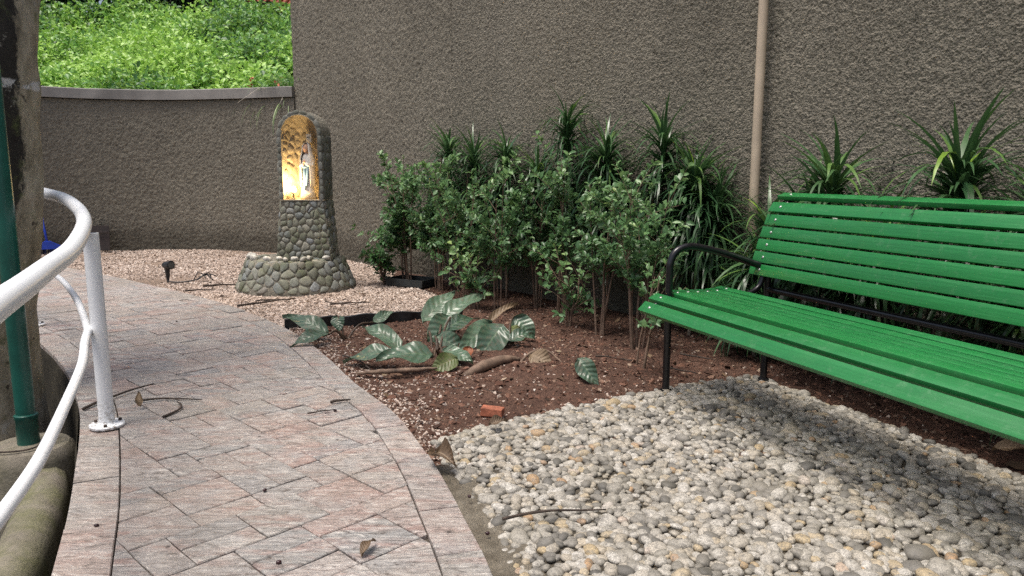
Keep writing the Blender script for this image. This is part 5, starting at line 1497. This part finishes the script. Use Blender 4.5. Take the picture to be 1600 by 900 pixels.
leftp = [((-1.19, 4.92, .14), (-1.165, 4.86, .06), .085, (.1, -1, .5), .1, 'big_leaf', 1),
         ((-1.20, 4.72, .055), (-1.37, 4.60, .005), .10, (0, -.5, 1), .12, 'big_leaf', 1),
         ((-1.22, 4.80, .035), (-1.50, 4.92, .10), .11, (0, -.6, 1), .12, 'big_leaf', 1),
         ((-0.98, 5.08, .06), (-0.87, 5.14, .11), .07, (0, -.9, .6), .1, 'big_leaf', 1)]
leafy_plant((-1.13, 4.85, -0.01), 'small battered clump of ribbed leaves by the black edging', leftp)

def lone_leaf(label, b, tp, w, nrm, curl, mt, cat='leaf', sag=.1):
    loc = Vector(((b[0]+tp[0])/2, (b[1]+tp[1])/2, 0))
    o = link('fallen_leaf', big_leaf_mesh('fallen_leaf', b, tp, w, nrm, curl, M[mt], loc, sag))
    o.location = loc
    return tag(o, label, cat, 'fallen leaves')
lone_leaf('dark green leaf standing on its tip at the edge of the pebbles', (0.35, 3.80, .13), (0.452, 3.72, -.01), .115, (-.15, -1, .55), .06, 'big_leaf')
lone_leaf('large tan dry leaf curled on the soil', (0.10, 4.05, .085), (0.235, 3.98, .01), .12, (0, -.9, .8), .12, 'dry_leaf', sag=.2)
lone_leaf('crumpled brown leaf at the corner of the pebble bed', (-0.29, 2.70, .03), (-0.20, 2.58, .02), .095, (-.2, -.6, 1), .35, 'dry_leaf', sag=.25)
lone_leaf('small tan leaf lying on the path tiles', (-0.43, 1.965, .010), (-0.405, 2.05, .014), .032, (-.3, -.3, 1), .25, 'dry_leaf', sag=.2)
lone_leaf('dry curled leaf standing on the path left of the twigs', (-1.745, 3.33, .012), (-1.765, 3.37, .075), .035, (.3, -1, .2), .35, 'dry_leaf', sag=.2)
lone_leaf('pale dry leaf lying under the bench by the soil', (1.885, 2.76, .02), (2.02, 2.70, .025), .06, (0, -.5, 1), .3, 'dry_leaf', sag=.2)
lone_leaf('brown leaf lying on top of the pebbles near the soil', (-0.10, 3.02, .03), (-0.02, 3.05, .035), .05, (0, -.5, 1), .3, 'dry_leaf', sag=.2)
lone_leaf('small brown leaf beside the tan curled leaf', (0.23, 3.78, .01), (0.28, 3.70, .015), .035, (0, -.5, 1), .35, 'dry_leaf', sag=.2)

# broken brick, dead root, twigs, berries
bk = MB().box((0, 0, 0), (.105, .05, .042), None, .004)
bk.V = [(x*(1 + .12*mnoise.noise(Vector((x*30, y*30, z*30)))), y*(1 + .2*mnoise.noise(Vector((x*40+5, y*30, z*30)))), z) for x, y, z in bk.V]
o = bk.build('brick_fragment', M['brick'], None, False, (-0.09, 3.31, -0.002), (.05, .05, R(-12)))
tag(o, 'broken piece of orange brick in the soil beside the pebbles', 'brick')
def root_piece(label, pts, rad):
    pts = np.array(pts, float); loc = pts[0].copy(); C = catmull(pts - loc, 6)
    C = C + np.array([[mnoise.noise(Vector((i*.9, k*3.1, 1))) * .006 for k in range(3)] for i in range(len(C))])
    o = MB().tube([tuple(q) for q in C], list(np.interp(np.linspace(0, 1, len(C)), np.linspace(0, 1, len(rad)), rad)), 8).build('dead_root', M['stem'], None, loc=tuple(loc))
    return tag(o, label, 'root', 'dead roots on the soil')
root_piece('thick grey dead root between the ribbed leaves', [(-0.26, 3.86, .01), (-0.16, 3.93, .05), (-0.05, 4.02, .065), (0.04, 4.08, .05)], [.018, .032, .026, .012])
root_piece('slender dead root arching over the soil at the tan leaf', [(0.02, 4.0, .01), (0.10, 4.06, .09), (0.2, 4.08, .10), (0.30, 4.0, .03)], [.007, .008, .007, .004])
root_piece('dead root lying along the path edge under the ribbed leaf', [(-0.86, 3.92, .01), (-0.72, 3.92, .022), (-0.55, 3.96, .022), (-0.42, 4.0, .02)], [.006, .014, .013, .006])
def twig(label, a, b, rad, bend, z=0.008, forks=1, seed=0):
    r = random.Random(seed); a = Vector((*a, z)); b = Vector((*b, z)); L = (b - a).length; T = (b - a).normalized(); S_ = Vector((-T.y, T.x, 0))
    pts = [a + T*L*f + S_*(bend*L*math.sin(math.pi*f) + r.uniform(-.02, .02)*L) + Vector((0, 0, r.uniform(0, .006))) for f in (0, .25, .5, .75, 1)]
    C = catmull([p - a for p in pts], 4)
    mb = MB().tube([tuple(q) for q in C], list(np.linspace(rad, rad*.45, len(C))), 6)
    for k in range(forks):
        f = r.randint(6, len(C)-6); p = Vector(C[f]); s_ = r.choice((-1, 1))
        mb.tube([p, p + T*L*.12 + S_*s_*L*.08 + Vector((0, 0, .004)), p + T*L*.24 + S_*s_*L*.12], [rad*.6, rad*.5, rad*.25], 5)
    o = mb.build('twig', M['twig'], None, loc=tuple(a))
    return tag(o, label, 'twig', 'dead twigs lying about')
TW = [('long twig lying beside the white post on the path', (-2.00, 3.30), (-1.86, 3.70), .008, .05, .012, 0),
      ('forked twig on the path, nearly level, right of the white post', (-1.80, 3.42), (-1.50, 3.43), .006, .10, .012, 1),
      ('short hooked twig just below the forked twig on the path', (-1.57, 3.19), (-1.605, 3.41), .007, -.18, .012, 0),
      ('short twig at the right rim of the path near the soil', (-0.87, 3.40), (-0.78, 3.43), .008, .05, .012, 0),
      ('thin twig ending at a dark berry on the path', (-0.935, 3.235), (-0.82, 3.285), .004, .1, .012, 1),
      ('long slender twig lying across the pebbles', (-0.03, 2.145), (0.30, 2.21), .006, .06, .036, 0),
      ('longest twig on the gravel before the shrine', (-2.27, 5.99), (-1.93, 6.32), .011, .04, .012, 1),
      ('thin twig crossing the longest one on the gravel', (-2.20, 6.22), (-1.98, 6.28), .007, .06, .014, 0),
      ('twig on the gravel right of the shrine', (-1.52, 6.05), (-1.20, 6.13), .008, .10, .014, 2),
      ('curved twig on the gravel above the black edging', (-1.60, 6.20), (-1.28, 6.02), .006, -.12, .014, 1),
      ('twig poking from under the left foot of the shrine', (-2.98, 7.02), (-2.70, 7.14), .013, .08, .018, 0),
      ('twig lying on the gravel below the spotlight', (-3.05, 6.78), (-2.80, 6.86), .009, .05, .012, 0),
      ('twig lying flat on the soil beside the front bench leg', (0.85, 4.05), (1.02, 3.92), .006, .05, .01, 0),
      ('pale stick on the soil behind the front bench leg', (1.02, 4.35), (1.18, 4.22), .007, .03, .012, 0),
      ('thin twig across the soil between the saplings', (0.50, 4.30), (0.72, 4.18), .005, .08, .012, 1),
      ('twig lying on the soil by the orange brick', (-0.30, 3.62), (-0.05, 3.55), .005, .12, .012, 1),
      ('twig at the rim of the soil below the left clump of leaves', (-1.02, 4.34), (-0.78, 3.98), .007, .05, .008, 1)]
for k, (lab, a, b, rad, bend, z, fk) in enumerate(TW): twig(lab, a, b, rad, bend, z, fk, 400 + k)
for k, (x, y, lab) in enumerate(((-0.822, 3.29, 'dark seed pod at the end of a twig on the path'), (-0.86, 2.42, 'dark red berry in the middle of the path'), (-0.145, 2.37, 'dark berry on the right border of the path'), (-0.075, 2.11, 'black berry lowest on the right border of the path'), (-0.66, 1.94, 'black berry near the bottom of the path'), (-2.49, 5.36, 'dark berry on the far part of the path'), (-1.30, 2.16, 'flat black berry on the left border of the path'))):
    V, Fc = PT[k % len(PT)]
    o = link('berry', mesh_np('berry', V * np.array([.0075, .0065, .006]), Fc, M['berry']), None, (x, y, .010), (0, 0, k))
    tag(o, lab, 'berry', 'berries fallen on the path')
